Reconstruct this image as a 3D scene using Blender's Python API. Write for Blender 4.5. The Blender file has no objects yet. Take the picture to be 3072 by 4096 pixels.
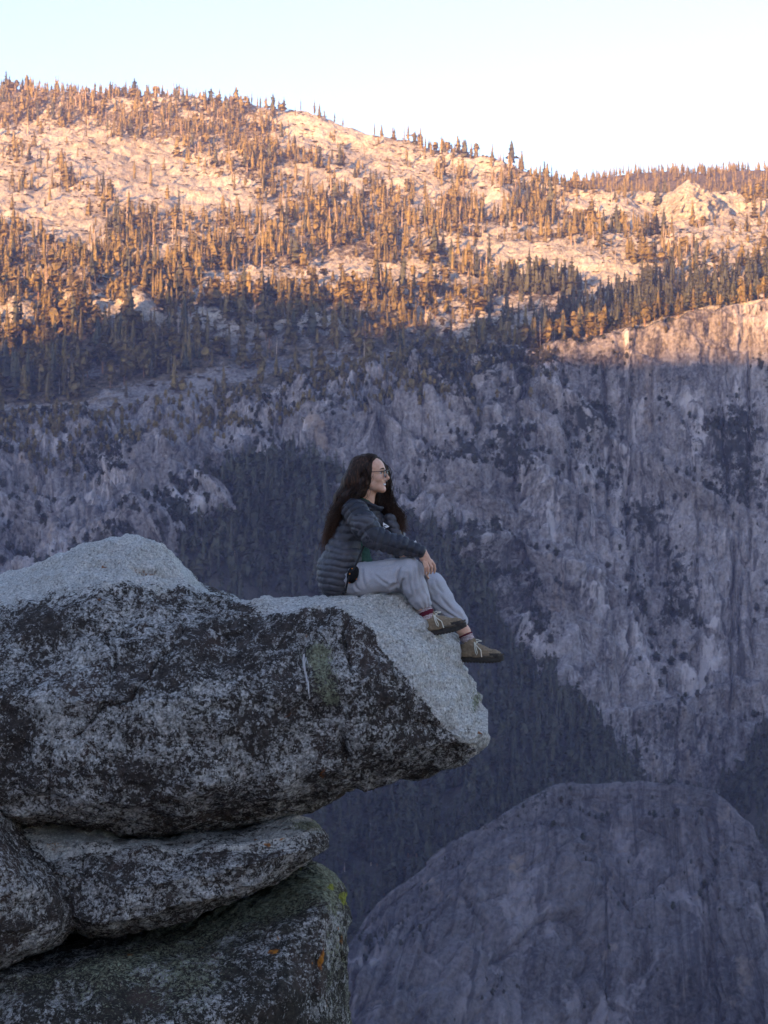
import bpy, math, random, colorsys
import numpy as np
from mathutils import Vector, Matrix

random.seed(7); RNG = np.random.default_rng(7)
SC = bpy.context.scene
COL = SC.collection
# ------------------------------------------------------------------ camera
F = 7640.0                      # focal length in pixels of the 3072 x 4096 photograph
cam_d = bpy.data.cameras.new('camera'); cam = bpy.data.objects.new('camera', cam_d); COL.objects.link(cam)
cam.location = (0, 0, 0); cam.rotation_euler = (math.radians(90), 0, 0)
cam_d.sensor_fit = 'VERTICAL'; cam_d.sensor_height = 36.0; cam_d.lens = F / 4096 * 36.0
cam_d.clip_start = 0.1; cam_d.clip_end = 30000
cam_d.dof.use_dof = True; cam_d.dof.focus_distance = 11.25; cam_d.dof.aperture_fstop = 9.0
SC.camera = cam
# ------------------------------------------------------------------ sky, sun, exposure
SUN_EL = math.radians(6.0)
SUN_AZ = math.radians(32.0)     # light travels towards +Y turned this much towards +X
SD = Vector((math.sin(SUN_AZ) * math.cos(SUN_EL), math.cos(SUN_AZ) * math.cos(SUN_EL), -math.sin(SUN_EL)))
world = bpy.data.worlds.new('World'); SC.world = world; world.use_nodes = True
wn = world.node_tree; wn.nodes.clear()
w_out = wn.nodes.new('ShaderNodeOutputWorld'); w_bg = wn.nodes.new('ShaderNodeBackground'); w_sky = wn.nodes.new('ShaderNodeTexSky')
w_sky.sky_type = 'NISHITA'; w_sky.sun_disc = False
w_sky.sun_elevation = SUN_EL; w_sky.sun_rotation = math.pi + SUN_AZ
w_sky.altitude = 2200; w_sky.air_density = 1.0; w_sky.dust_density = 3.5; w_sky.ozone_density = 2.0
w_bg.inputs[1].default_value = 0.104
w_bw = wn.nodes.new('ShaderNodeRGBToBW'); w_mx = wn.nodes.new('ShaderNodeMix'); w_mx.data_type = 'RGBA'; w_mx.inputs[0].default_value = 0.18   # a milky sky
w_ti = wn.nodes.new('ShaderNodeMix'); w_ti.data_type = 'RGBA'; w_ti.blend_type = 'MULTIPLY'; w_ti.inputs[0].default_value = 1.0; w_ti.inputs[7].default_value = (1.015, 0.985, 1.015, 1)
wn.links.new(w_sky.outputs[0], w_bw.inputs[0]); wn.links.new(w_sky.outputs[0], w_mx.inputs[6]); wn.links.new(w_bw.outputs[0], w_mx.inputs[7])
wn.links.new(w_mx.outputs[2], w_ti.inputs[6]); wn.links.new(w_ti.outputs[2], w_bg.inputs[0]); wn.links.new(w_bg.outputs[0], w_out.inputs[0])
sun_d = bpy.data.lights.new('sun', 'SUN'); sun = bpy.data.objects.new('sun', sun_d); COL.objects.link(sun)
sun_d.energy = 3.8; sun_d.angle = math.radians(0.5); sun_d.color = (1.0, 0.51, 0.18)
sun.rotation_euler = SD.to_track_quat('-Z', 'Y').to_euler()
SC.view_settings.view_transform = 'Standard'; SC.view_settings.look = 'None'
SC.view_settings.exposure = 2.78; SC.view_settings.gamma = 1.0; SC.view_settings.use_curve_mapping = False
SC.render.engine = 'CYCLES'
SC.cycles.use_denoising = True
SC.cycles.volume_bounces = 1; SC.cycles.max_bounces = 8; SC.cycles.diffuse_bounces = 5; SC.cycles.transparent_max_bounces = 8
HAZE = 6.2e-5
# ------------------------------------------------------------------ helpers
def W(px, py, Y):
    """survey: a point seen at photo pixel (px, py) that stands Y metres away"""
    return np.array([(px - 1536.0) / F * Y, Y, -(py - 2048.0) / F * Y])
def proj(P):
    P = np.asarray(P, float)
    return 1536 + P[..., 0] / P[..., 1] * F, 2048 - P[..., 2] / P[..., 1] * F

def _hash(ix, iy, iz, seed):
    h = (ix.astype(np.uint32) * np.uint32(374761393) + iy.astype(np.uint32) * np.uint32(668265263)
         + iz.astype(np.uint32) * np.uint32(2147483647 - 58) + np.uint32((seed * 974634777) & 0xffffffff))
    h = (h ^ (h >> np.uint32(13))) * np.uint32(1274126177)
    h = (h ^ (h >> np.uint32(16))) * np.uint32(2246822519)
    h = h ^ (h >> np.uint32(15))
    return h.astype(np.float32) / np.float32(4294967295.0)
def vnoise(p, seed=0):
    """value noise in -1..1 at points p (n,3)"""
    old = np.seterr(over='ignore')
    p = np.asarray(p, np.float32); i = np.floor(p); f = p - i; i = i.astype(np.int64)
    u = f * f * f * (f * (f * 6 - 15) + 10)
    r = 0
    for dx in (0, 1):
        wx = u[:, 0] if dx else 1 - u[:, 0]
        for dy in (0, 1):
            wy = u[:, 1] if dy else 1 - u[:, 1]
            for dz in (0, 1):
                wz = u[:, 2] if dz else 1 - u[:, 2]
                r = r + wx * wy * wz * _hash(i[:, 0] + dx, i[:, 1] + dy, i[:, 2] + dz, seed)
    np.seterr(**old)
    return r * 2 - 1
def fbm(p, scale, octaves=4, seed=0, gain=0.5, lac=2.03):
    p = np.asarray(p, np.float32) * np.asarray(scale, np.float32)
    a, s, t = 1.0, 0, 0
    for k in range(octaves):
        s = s + a * vnoise(p + k * 17.3, seed + k * 31); t += a; a *= gain; p = p * lac
    return s / t
def cells(p, scale, seed=0):
    """blocky value per jittered cell (0..1) and the distance to the cell border"""
    old = np.seterr(over='ignore')
    p = np.asarray(p, np.float32) * np.asarray(scale, np.float32); i0 = np.floor(p).astype(np.int64)
    d1 = np.full(len(p), 9., np.float32); d2 = d1.copy(); val = np.zeros(len(p), np.float32)
    for dx in (-1, 0, 1):
        for dy in (-1, 0, 1):
            for dz in (-1, 0, 1):
                a, b, c = i0[:, 0] + dx, i0[:, 1] + dy, i0[:, 2] + dz
                q = np.stack([a + _hash(a, b, c, seed), b + _hash(a, b, c, seed + 1), c + _hash(a, b, c, seed + 2)], 1)
                d = np.linalg.norm(q - p, axis=1); near = d < d1
                d2 = np.where(near, d1, np.minimum(d2, d)); val = np.where(near, _hash(a, b, c, seed + 3), val); d1 = np.where(near, d, d1)
    np.seterr(**old)
    return val, d2 - d1
def sstep(a, b, x):
    t = np.clip((x - a) / (b - a), 0, 1); return t * t * (3 - 2 * t)

def mesh_from(name, verts, faces, mats, smooth=True, face_mat=None, attrs=None):
    """faces: (n,k) int array or list of such arrays"""
    me = bpy.data.meshes.new(name)
    verts = np.ascontiguousarray(verts, np.float32)
    fl = faces if isinstance(faces, list) else [faces]
    fl = [np.asarray(f, np.int32) for f in fl if len(f)]
    me.vertices.add(len(verts)); me.vertices.foreach_set('co', verts.ravel())
    loops = np.concatenate([f.ravel() for f in fl]); tot = np.concatenate([np.full(len(f), f.shape[1], np.int32) for f in fl])
    start = np.concatenate([[0], np.cumsum(tot)[:-1]]).astype(np.int32)
    me.loops.add(len(loops)); me.loops.foreach_set('vertex_index', loops)
    me.polygons.add(len(tot)); me.polygons.foreach_set('loop_start', start); me.polygons.foreach_set('loop_total', tot)
    me.polygons.foreach_set('use_smooth', np.full(len(tot), smooth, bool))
    for m in (mats if isinstance(mats, (list, tuple)) else [mats]): me.materials.append(m)
    if face_mat is not None: me.polygons.foreach_set('material_index', np.asarray(face_mat, np.int32))
    if attrs:
        for k, a in attrs.items():
            at = me.attributes.new(k, 'FLOAT', 'POINT'); at.data.foreach_set('value', np.ascontiguousarray(a, np.float32))
    me.update(calc_edges=True); me.validate()
    return me
def link(name, me, parent=None, **props):
    o = bpy.data.objects.new(name, me); COL.objects.link(o)
    if parent: o.parent = parent
    for k, v in props.items(): o[k] = v
    return o
def grid_faces(nv, nu, wrap=False):
    j, i = np.meshgrid(np.arange(nv - 1), np.arange(nu if wrap else nu - 1), indexing='ij')
    i2 = (i + 1) % nu
    return np.stack([j * nu + i, j * nu + i2, (j + 1) * nu + i2, (j + 1) * nu + i], -1).reshape(-1, 4)
def cubic(P, n, axis=0, closed=False, tension=0.5):
    """Catmull-Rom through the control rows of P, resampled to n rows"""
    P = np.moveaxis(np.asarray(P, float), axis, 0); m = len(P)
    if closed: t = np.arange(n) / n * m
    else: t = np.linspace(0, m - 1, n)
    i = np.minimum(np.floor(t).astype(int), m - 1 if closed else m - 2); f = t - i
    def g(k):
        return P[(i + k) % m] if closed else P[np.clip(i + k, 0, m - 1)]
    p0, p1, p2, p3 = g(-1), g(0), g(1), g(2)
    f = f.reshape((-1,) + (1,) * (P.ndim - 1))
    m1, m2 = tension * (p2 - p0), tension * (p3 - p1)
    r = (2*f**3 - 3*f**2 + 1) * p1 + (f**3 - 2*f**2 + f) * m1 + (-2*f**3 + 3*f**2) * p2 + (f**3 - f**2) * m2
    return np.moveaxis(r, 0, axis)
def grid_normals(G):
    du = np.gradient(G, axis=1); dv = np.gradient(G, axis=0)
    n = np.cross(du, dv); return n / (np.linalg.norm(n, axis=-1, keepdims=True) + 1e-9)
def tubes(paths, radii, sides=5):
    """many poly-tubes -> verts, quads. paths: list of (n,3); radii: list of (n,) or float"""
    V, Q, o = [], [], 0
    a = np.arange(sides) / sides * 2 * np.pi
    for p, r in zip(paths, radii):
        p = np.asarray(p, float); n = len(p); r = np.broadcast_to(np.asarray(r, float), (n,))
        t = np.gradient(p, axis=0); t /= np.linalg.norm(t, axis=1, keepdims=True) + 1e-9
        ref = np.array([0.31, 0.2, 0.93]) if abs(t[:, 2]).mean() < 0.8 else np.array([1.0, 0.2, 0.1])
        u = np.cross(t, ref); u /= np.linalg.norm(u, axis=1, keepdims=True) + 1e-9
        w = np.cross(t, u)
        ring = p[:, None] + r[:, None, None] * (np.cos(a)[None, :, None] * u[:, None] + np.sin(a)[None, :, None] * w[:, None])
        V.append(ring.reshape(-1, 3)); Q.append(grid_faces(n, sides, True) + o); o += n * sides
    return np.concatenate(V), np.concatenate(Q)
# ------------------------------------------------------------------ node helpers
class NT:
    def __init__(s, name):
        s.m = bpy.data.materials.new(name); s.m.use_nodes = True; s.t = s.m.node_tree; s.t.nodes.clear()
        s.out = s.t.nodes.new('ShaderNodeOutputMaterial'); s.b = s.t.nodes.new('ShaderNodeBsdfPrincipled')
        s.t.links.new(s.b.outputs[0], s.out.inputs[0]); s.b.inputs['Roughness'].default_value = 0.9
        s.b.inputs['Specular IOR Level'].default_value = 0.25
    def n(s, typ, **k):
        x = s.t.nodes.new(typ)
        for a, v in k.items(): setattr(x, a, v)
        return x
    def set(s, sock, v):
        if hasattr(v, 'links') or isinstance(v, bpy.types.NodeSocket): s.t.links.new(v, sock)
        else: sock.default_value = v if not isinstance(v, tuple) or len(v) != 3 or sock.type != 'RGBA' else (*v, 1)
    def pos(s): return s.n('ShaderNodeNewGeometry').outputs['Position']
    def obj(s): return s.n('ShaderNodeTexCoord').outputs['Object']
    def scale(s, v, sc):
        x = s.n('ShaderNodeVectorMath', operation='MULTIPLY'); s.set(x.inputs[0], v); x.inputs[1].default_value = sc; return x.outputs[0]
    def noise(s, vec, scale, detail=4, rough=0.55, dist=0.0, lac=2.0):
        x = s.n('ShaderNodeTexNoise'); s.set(x.inputs['Vector'], vec); x.inputs['Scale'].default_value = scale
        x.inputs['Detail'].default_value = detail; x.inputs['Roughness'].default_value = rough; x.inputs['Distortion'].default_value = dist
        x.inputs['Lacunarity'].default_value = lac
        return x.outputs['Fac']
    def voro(s, vec, scale, feature='F1', out='Distance', rand=1.0):
        x = s.n('ShaderNodeTexVoronoi', feature=feature); s.set(x.inputs['Vector'], vec); x.inputs['Scale'].default_value = scale
        x.inputs['Randomness'].default_value = rand
        return x.outputs[out]
    def attr(s, name): return s.n('ShaderNodeAttribute', attribute_name=name).outputs['Fac']
    def math(s, op, a, b=None, c=None, clamp=False):
        x = s.n('ShaderNodeMath', operation=op); x.use_clamp = clamp
        s.set(x.inputs[0], a)
        if b is not None: s.set(x.inputs[1], b)
        if c is not None: s.set(x.inputs[2], c)
        return x.outputs[0]
    def ss(s, v, a, b):
        x = s.n('ShaderNodeMapRange', interpolation_type='SMOOTHSTEP'); s.set(x.inputs[0], v); s.set(x.inputs[1], a); s.set(x.inputs[2], b)
        return x.outputs[0]
    def mix(s, f, a, b, blend='MIX'):
        x = s.n('ShaderNodeMix', data_type='RGBA', blend_type=blend); s.set(x.inputs[0], f); s.set(x.inputs[6], a); s.set(x.inputs[7], b)
        return x.outputs[2]
    def ramp(s, f, stops):
        x = s.n('ShaderNodeValToRGB'); s.set(x.inputs[0], f); e = x.color_ramp.elements
        while len(e) < len(stops): e.new(0.5)
        for k, (p, c) in enumerate(stops): e[k].position = p; e[k].color = (*c, 1) if len(c) == 3 else c
        return x.outputs[0]
    def bump(s, h, dist, strength=1.0, prev=None):
        x = s.n('ShaderNodeBump'); s.set(x.inputs['Height'], h); x.inputs['Distance'].default_value = dist; x.inputs['Strength'].default_value = strength
        if prev is not None: s.t.links.new(prev, x.inputs['Normal'])
        return x.outputs[0]
    def done(s, color, rough=None, normal=None):
        s.set(s.b.inputs['Base Color'], color)
        if rough is not None: s.set(s.b.inputs['Roughness'], rough)
        if normal is not None: s.t.links.new(normal, s.b.inputs['Normal'])
        return s.m
def flat_mat(name, c, rough=0.8, var=0.15, scale=60, bump=0.0, spec=0.25, bscale=None):
    t = NT(name); o = t.obj(); nz = t.noise(o, scale, 4)
    lo = tuple(x * (1 - var) for x in c); hi = tuple(min(1, x * (1 + var)) for x in c)
    t.b.inputs['Specular IOR Level'].default_value = spec
    nm = t.bump(t.noise(o, bscale or scale, 3), bump) if bump else None
    return t.done(t.ramp(nz, [(0.3, lo), (0.7, hi)]), rough, nm)
def surface_nets(Fv, origin, h):
    """isosurface of a sampled distance field -> verts, quads"""
    Fv = np.asarray(Fv, np.float32); ins = Fv < 0
    nx, ny, nz = Fv.shape
    c = np.zeros((nx-1, ny-1, nz-1), np.int8)
    for dx in (0, 1):
        for dy in (0, 1):
            for dz in (0, 1): c += ins[dx:nx-1+dx, dy:ny-1+dy, dz:nz-1+dz]
    act = (c > 0) & (c < 8); idx = -np.ones(act.shape, np.int64); ii = np.argwhere(act); idx[act] = np.arange(len(ii))
    acc = np.zeros((len(ii), 3)); cnt = np.zeros(len(ii))
    cor = [(a, b, d) for a in (0, 1) for b in (0, 1) for d in (0, 1)]
    for a in cor:
        for ax in range(3):
            if a[ax]: continue
            b = list(a); b[ax] = 1
            fa = Fv[ii[:, 0]+a[0], ii[:, 1]+a[1], ii[:, 2]+a[2]]; fb = Fv[ii[:, 0]+b[0], ii[:, 1]+b[1], ii[:, 2]+b[2]]
            s = (fa < 0) != (fb < 0); t = np.where(s, fa / np.where(s, fa - fb, 1), 0)
            p = np.array(a, float)[None] + 0; p = np.repeat(p, len(ii), 0); p[:, ax] += t
            acc += p * s[:, None]; cnt += s
    V = (ii + acc / np.maximum(cnt, 1)[:, None]) * h + np.asarray(origin)
    Q = []
    for ax in range(3):
        sl = [slice(None)] * 3; s2 = [slice(None)] * 3; sl[ax] = slice(0, -1); s2[ax] = slice(1, None)
        e = ins[tuple(sl)] != ins[tuple(s2)]
        b, d = [k for k in range(3) if k != ax]
        E = np.argwhere(e); E = E[(E[:, b] > 0) & (E[:, d] > 0)]
        E = E[(E[:, b] < Fv.shape[b]-1) & (E[:, d] < Fv.shape[d]-1)]
        q = []
        for (ob, od) in ((-1, -1), (0, -1), (0, 0), (-1, 0)):
            k = E.copy(); k[:, b] += ob; k[:, d] += od; q.append(idx[k[:, 0], k[:, 1], k[:, 2]])
        q = np.stack(q, -1); flip = ins[E[:, 0], E[:, 1], E[:, 2]]
        if ax == 1: flip = ~flip
        q[~flip] = q[~flip][:, ::-1]; Q.append(q)
    Q = np.concatenate(Q); Q = Q[(Q >= 0).all(1)]
    return V, Q
# ================================================================== the setting
def granite_far(name, pale, dark, streak=True, forest=True, old=None, radial=False):
    """far granite: pale rock with fall-line stains, duff and shrubs where trees stand"""
    t = NT(name); p = t.pos()
    if radial:
        cb = t.n('ShaderNodeCombineXYZ'); t.set(cb.inputs[0], t.attr('su')); t.set(cb.inputs[2], t.attr('sv')); pr = cb.outputs[0]
    else: pr = p
    big = t.noise(p, 0.012, 5, 0.6); mid = t.noise(t.scale(pr, (1, 1, 0.28)), 0.075, 5, 0.62, 0.4)
    st = t.noise(t.scale(pr, (1, 1, 0.055)), 0.20, 6, 0.72, 0.25); fine = t.noise(p, 0.35, 4, 0.6)
    f = t.math('ADD', t.math('MULTIPLY', big, 0.45), t.math('MULTIPLY', mid, 0.35))
    f = t.math('ADD', f, t.math('MULTIPLY', st if streak else fine, 0.35))
    f = t.math('ADD', f, t.math('MULTIPLY', t.math('SUBTRACT', fine, 0.5), 0.42))
    f = t.math('ADD', f, 0.055)
    col = t.ramp(f, [(0.50, dark), (0.60, tuple(0.5 * (a + b) for a, b in zip(dark, pale))), (0.72, pale), (0.82, tuple(min(1, 1.3 * a) for a in pale))])
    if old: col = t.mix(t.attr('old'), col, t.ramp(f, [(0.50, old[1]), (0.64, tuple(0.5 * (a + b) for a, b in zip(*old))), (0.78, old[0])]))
    warm = t.ss(t.noise(t.scale(p, (1, 1, 0.12)), 0.045, 4, 0.6), 0.60, 0.72)
    col = t.mix(t.math('MULTIPLY', warm, 0.5), col, (0.30, 0.235, 0.19))
    if streak:
        blk = t.ss(t.noise(t.scale(pr, (1, 1, 0.045)), 0.11, 4, 0.7, 0.6), 0.54, 0.63)
        col = t.mix(t.math('MULTIPLY', blk, 0.78), col, (0.040, 0.038, 0.046))
        wht = t.ss(t.noise(t.scale(p, (1, 1, 0.10)), 0.021, 5, 0.75, 0.5), 0.555, 0.63)
        col = t.mix(t.math('MULTIPLY', wht, 0.7), col, tuple(1.7 * x for x in pale))
    if forest:
        v = t.ss(t.math('ADD', t.attr('veg'), t.math('MULTIPLY', t.math('SUBTRACT', t.noise(p, 0.11, 6, 0.75), 0.5), 1.7)), 0.46, 0.60)
        vc = t.ramp(t.noise(p, 0.2, 4, 0.7), [(0.35, (0.022, 0.023, 0.017)), (0.5, (0.075, 0.06, 0.042)), (0.72, (0.20, 0.16, 0.115))] if not streak else [(0.35, (0.014, 0.016, 0.015)), (0.6, (0.035, 0.036, 0.032)), (0.75, (0.075, 0.07, 0.07))])
        col = t.mix(v, col, vc)
    nm = t.bump(t.math('ADD', mid, t.math('MULTIPLY', fine, 0.4)), 6.0, 0.8)
    return t.done(col, 0.95, nm)
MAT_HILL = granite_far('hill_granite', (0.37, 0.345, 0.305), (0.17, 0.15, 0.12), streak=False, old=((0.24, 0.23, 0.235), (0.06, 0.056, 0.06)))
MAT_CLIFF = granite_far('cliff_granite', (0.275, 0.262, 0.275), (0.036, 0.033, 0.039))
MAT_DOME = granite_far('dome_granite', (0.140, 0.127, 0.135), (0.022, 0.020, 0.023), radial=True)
def soil(name, a, b):
    t = NT(name); p = t.pos()
    return t.done(t.ramp(t.noise(p, 0.05, 5, 0.7), [(0.35, a), (0.65, b)]), 0.95, t.bump(t.noise(p, 0.2, 4), 4.0))
MAT_FLOOR = soil('forest_floor', (0.028, 0.03, 0.026), (0.085, 0.08, 0.072))

# ---- surveyed rows of the mountainside: photo column, photo row, distance in metres
CX = np.array([-500, 0, 400, 800, 1200, 1600, 2000, 2300, 2600, 2900, 3200, 3600], float)
ROWS = [
 ([350,362,385,425,478,560,690,760,800,830,860,900], [3350,3300,3250,3200,3150,3050,2900,2800,2750,2700,2650,2600]),
 ([500,500,510,530,570,640,745,800,835,860,885,920], [3120,3090,3050,3020,2980,2900,2780,2700,2660,2620,2580,2540]),
 ([650,650,650,650,670,730,805,845,870,890,910,940], [2900,2880,2850,2830,2800,2750,2650,2600,2560,2530,2500,2480]),
 ([820,830,850,870,870,875,895,920,930,940,955,980], [2600,2580,2560,2540,2530,2520,2480,2440,2400,2380,2360,2340]),
 ([980,990,1000,1010,1010,1010,1000,1000,1010,1010,1010,1020], [2380,2370,2360,2350,2350,2350,2330,2300,2280,2250,2240,2230]),
 ([1110,1110,1110,1110,1130,1150,1150,1145,1130,1110,1100,1100], [2220,2210,2200,2200,2210,2220,2210,2180,2150,2120,2100,2100]),
 ([1250,1260,1260,1260,1280,1300,1310,1305,1290,1260,1240,1240], [2080,2070,2060,2060,2060,2060,2050,2020,1990,1960,1940,1930]),
 ([1400,1400,1400,1395,1390,1390,1370,1345,1305,1245,1215,1210], [2010,2010,2000,1995,1995,1990,1950,1910,1890,1870,1860,1850]),
 ([1560,1560,1550,1520,1490,1470,1415,1365,1303,1226,1195,1190], [1930,1930,1920,1915,1920,1915,1870,1830,1815,1810,1800,1790]),
]
NX = np.array([-500, -200, 0, 200, 400, 600, 800, 950, 1100, 1300, 1500, 1700, 1900, 2050, 2250, 2450, 2600, 2800, 2950, 3072, 3300, 3600], float)
LIP_Y = np.interp(NX, [-500,0,400,800,1100,1300,1500,1700,1900,2100,2400,2550,2750,3072,3300,3600], [1720,1700,1690,1640,1585,1555,1530,1490,1450,1415,1352,1318,1245,1206,1195,1190])
LIP_D = np.interp(NX, [-500,0,400,800,1100,1300,1500,1700,1900,2100,2400,2600,2800,3072,3600], [1850,1850,1850,1850,1860,1868,1866,1855,1838,1815,1795,1790,1785,1780,1775])
BASE_Y = np.interp(NX, [-500,0,400,600,800,1000,1300,1500,1700,1850,1950,2050,2150,2260,2350,2450,2600,2800,2870,2960,3072,3600], [2500,2420,2300,2200,2080,1975,1970,2060,2100,2150,2260,2560,2680,2740,2920,3030,3215,3290,3300,3200,3010,2900])
BASE_D = np.interp(NX, [-500,0,400,800,1100,1500,1900,2250,2450,2800,3072,3600], [1610,1600,1600,1640,1680,1690,1665,1625,1610,1620,1640,1640])
ctrl = []
yb = np.interp(NX, CX, ROWS[0][0]); Yb = np.interp(NX, CX, ROWS[0][1])
def row(ys, Ys): return np.stack([W(a, b, c) for a, b, c in zip(NX, ys, Ys)])
r0 = row(yb, Yb)
for d, dz in ((900, -260), (450, -60)): ctrl.append(r0 + np.array([0, d, dz]))
for ys, Ys in ROWS: ctrl.append(row(np.interp(NX, CX, ys), np.interp(NX, CX, Ys)))
ctrl.append(row(LIP_Y, LIP_D)); LIP_ROW = len(ctrl) - 1
steep = sstep(1750, 2500, NX)
crng = np.random.default_rng(3)
for t in (0.08, 0.25, 0.45, 0.65, 0.84, 1.0):
    g = t ** (0.75 + 0.5 * steep)
    wob = crng.uniform(-16, 16, len(NX)) * (1 - abs(2 * t - 1)) * (1.3 - steep)
    ctrl.append(row(LIP_Y + t * (BASE_Y - LIP_Y), LIP_D + g * (BASE_D - LIP_D) + wob))
ctrl.append(ctrl[-1] + np.array([0, 25, -80]))
ctrl = np.stack(ctrl)
NU = 640; PER = 46
G = cubic(cubic(ctrl, (len(ctrl) - 1) * PER + 1, 0), NU, 1)
LIPV = LIP_ROW * PER
nv = G.shape[0]
flat = G.reshape(-1, 3)
vrow = np.repeat(np.arange(nv), NU).astype(float)
cl = sstep(LIPV - 14, LIPV + 18, vrow)                      # 0 on the hillside, 1 on the cliff
gpx, gpy = proj(flat)
# hillside relief: knolls and slabs running down to the right
d = fbm(flat, (0.006, 0.006, 0), 3, 11) * 16 + fbm(flat, 0.022, 4, 12) * 8 + np.abs(fbm(flat, (0.03, 0.05, 0.03), 4, 13)) * 7 + fbm(flat, 0.12, 3, 14) * 2.4 - np.maximum(0, .12 - np.abs(fbm(flat, (0.05, 0.08, 0.08), 3, 15))) * 22
cv1, cd1 = cells(flat + fbm(flat, .03, 2, 16)[:, None] * 12, (0.045, 0.07, 0.05), 17); d = d + (cv1 - .5) * 4.0 * sstep(0, .12, cd1)
flat[:, 2] += d * (1 - cl) * np.where(vrow < 2 * PER, 0.4, 1.0) * (1 - 0.55 * sstep(LIPV - 80, LIPV - 10, vrow))
for (bx, by, br, bh) in ((320, 1195, 95, 22), (60, 1285, 110, 16), (560, 1245, 80, 18), (1520, 1240, 110, 22), (1220, 1345, 130, 16), (2000, 800, 70, 24), (2480, 860, 110, 14)):
    q = ((gpx - bx) / br) ** 2 + ((gpy - by) / (br * 0.5)) ** 2
    flat[:, 2] += bh * np.exp(-q * 1.2) * (1 - cl)
# cliff relief: buttresses, flutes, ledges
Nn = grid_normals(G).reshape(-1, 3); Nn *= np.where(Nn[:, 1:2] > 0, -1, 1)
stp = sstep(1750, 2450, gpx)
ridge = lambda x: 1 - 2 * np.abs(x)
b = fbm(flat, (0.010, 0.010, 0.003), 3, 21) * 30
b = b + ridge(fbm(flat, (0.03, 0.03, 0.007), 4, 22)) * 11
b = b + ridge(fbm(flat, (0.09, 0.09, 0.016), 4, 23)) * 4.2 + fbm(flat, (0.2, 0.2, 0.05), 3, 24) * 2.0
zz = flat[:, 2] + fbm(flat, (0.012, 0.012, 0.004), 3, 25) * 38 + 0.25 * flat[:, 0]
saw = (zz / 34.0) % 1.0
led = (sstep(0.0, 0.75, saw) - sstep(0.86, 1.0, saw)) * 13 - 6
zz2 = flat[:, 2] + fbm(flat, (0.02, 0.02, 0.008), 3, 26) * 22 - 0.35 * flat[:, 0]
saw2 = (zz2 / 15.0) % 1.0
led = led + (sstep(0.0, 0.8, saw2) - sstep(0.88, 1.0, saw2)) * 5
b = b + led * (1 - 0.78 * stp)
for (xa, ya_, xb, yb_, wd_, dp_) in ((2925,2150,2915,2950,7,9),(2870,1500,2960,2700,5,6),(2600,1480,2700,2600,6,6),(2420,1420,2440,2300,8,9),(2250,1450,2300,2500,7,8),(2990,1350,3030,2800,6,7),(2760,1700,2800,3000,5,6),(2530,1500,2480,2800,8,9),(2180,1600,2230,2450,8,9),(1880,1480,1930,2050,9,10),(1700,1520,1720,1900,9,9),(1560,1560,1540,1900,8,8),(2350,2300,2560,3050,10,10),(2660,2700,2720,3150,8,9),(2840,2900,2850,3180,6,8)):
    tq = (gpy - ya_) / (yb_ - ya_); wv_ = fbm(np.stack([tq * 9, np.full(len(tq), xa), tq * 0], 1), 1.0, 3, 27) * 16
    b = b - dp_ * np.exp(-((gpx - (xa + (xb - xa) * tq + wv_)) / wd_) ** 2) * sstep(-.05, .1, tq) * (1 - sstep(.85, 1.05, tq))
for (xa, ya_, xb, yb_, ht) in ((2130,1560,2900,2080,20),(1990,1900,2350,2120,14),(1450,1760,1900,1690,14),(1150,1850,1500,1800,11),(2350,2880,3072,2760,10),(1950,1620,2250,1760,12),(2050,2250,2450,2420,12)):     # ramps and ledges that cut across
    tq = (gpx - xa) / (xb - xa); off = gpy - (ya_ + (yb_ - ya_) * tq + fbm(flat, (0.02, 0.02, 0.02), 3, 28) * 50)
    b = b + ht * (sstep(-40, 0, off) - sstep(0, 90, off)) * sstep(-.05, .1, tq) * (1 - sstep(.9, 1.05, tq))
wq = flat + np.stack([fbm(flat, .04, 2, 31 + k) for k in range(3)], 1) * 9
b = b + 26 * np.exp(-((gpx - 2180 - .12 * (gpy - 2100)) / 230) ** 2 - ((gpy - 2150) / 560) ** 2) - 16 * np.exp(-((gpx - 2560 - .25 * (gpy - 2000)) / 130) ** 2) * sstep(1400, 1700, gpy)
for sc_, am_, sd_ in (((.045, .045, .028), 12, 33), ((.11, .11, .06), 6.0, 37), ((.24, .24, .13), 2.6, 41)):
    cv1, cd1 = cells(wq, sc_, sd_); b = b + ((cv1 - .5) * am_ - .22 * am_ * np.exp(-(cd1 / .07) ** 2)) * (1 - .55 * stp)
fade = cl * (1 - sstep(nv - PER - 2, nv - 1, vrow))
flat += Nn * (b * fade)[:, None]
G = flat.reshape(nv, NU, 3)
gpx, gpy = proj(flat)
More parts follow.
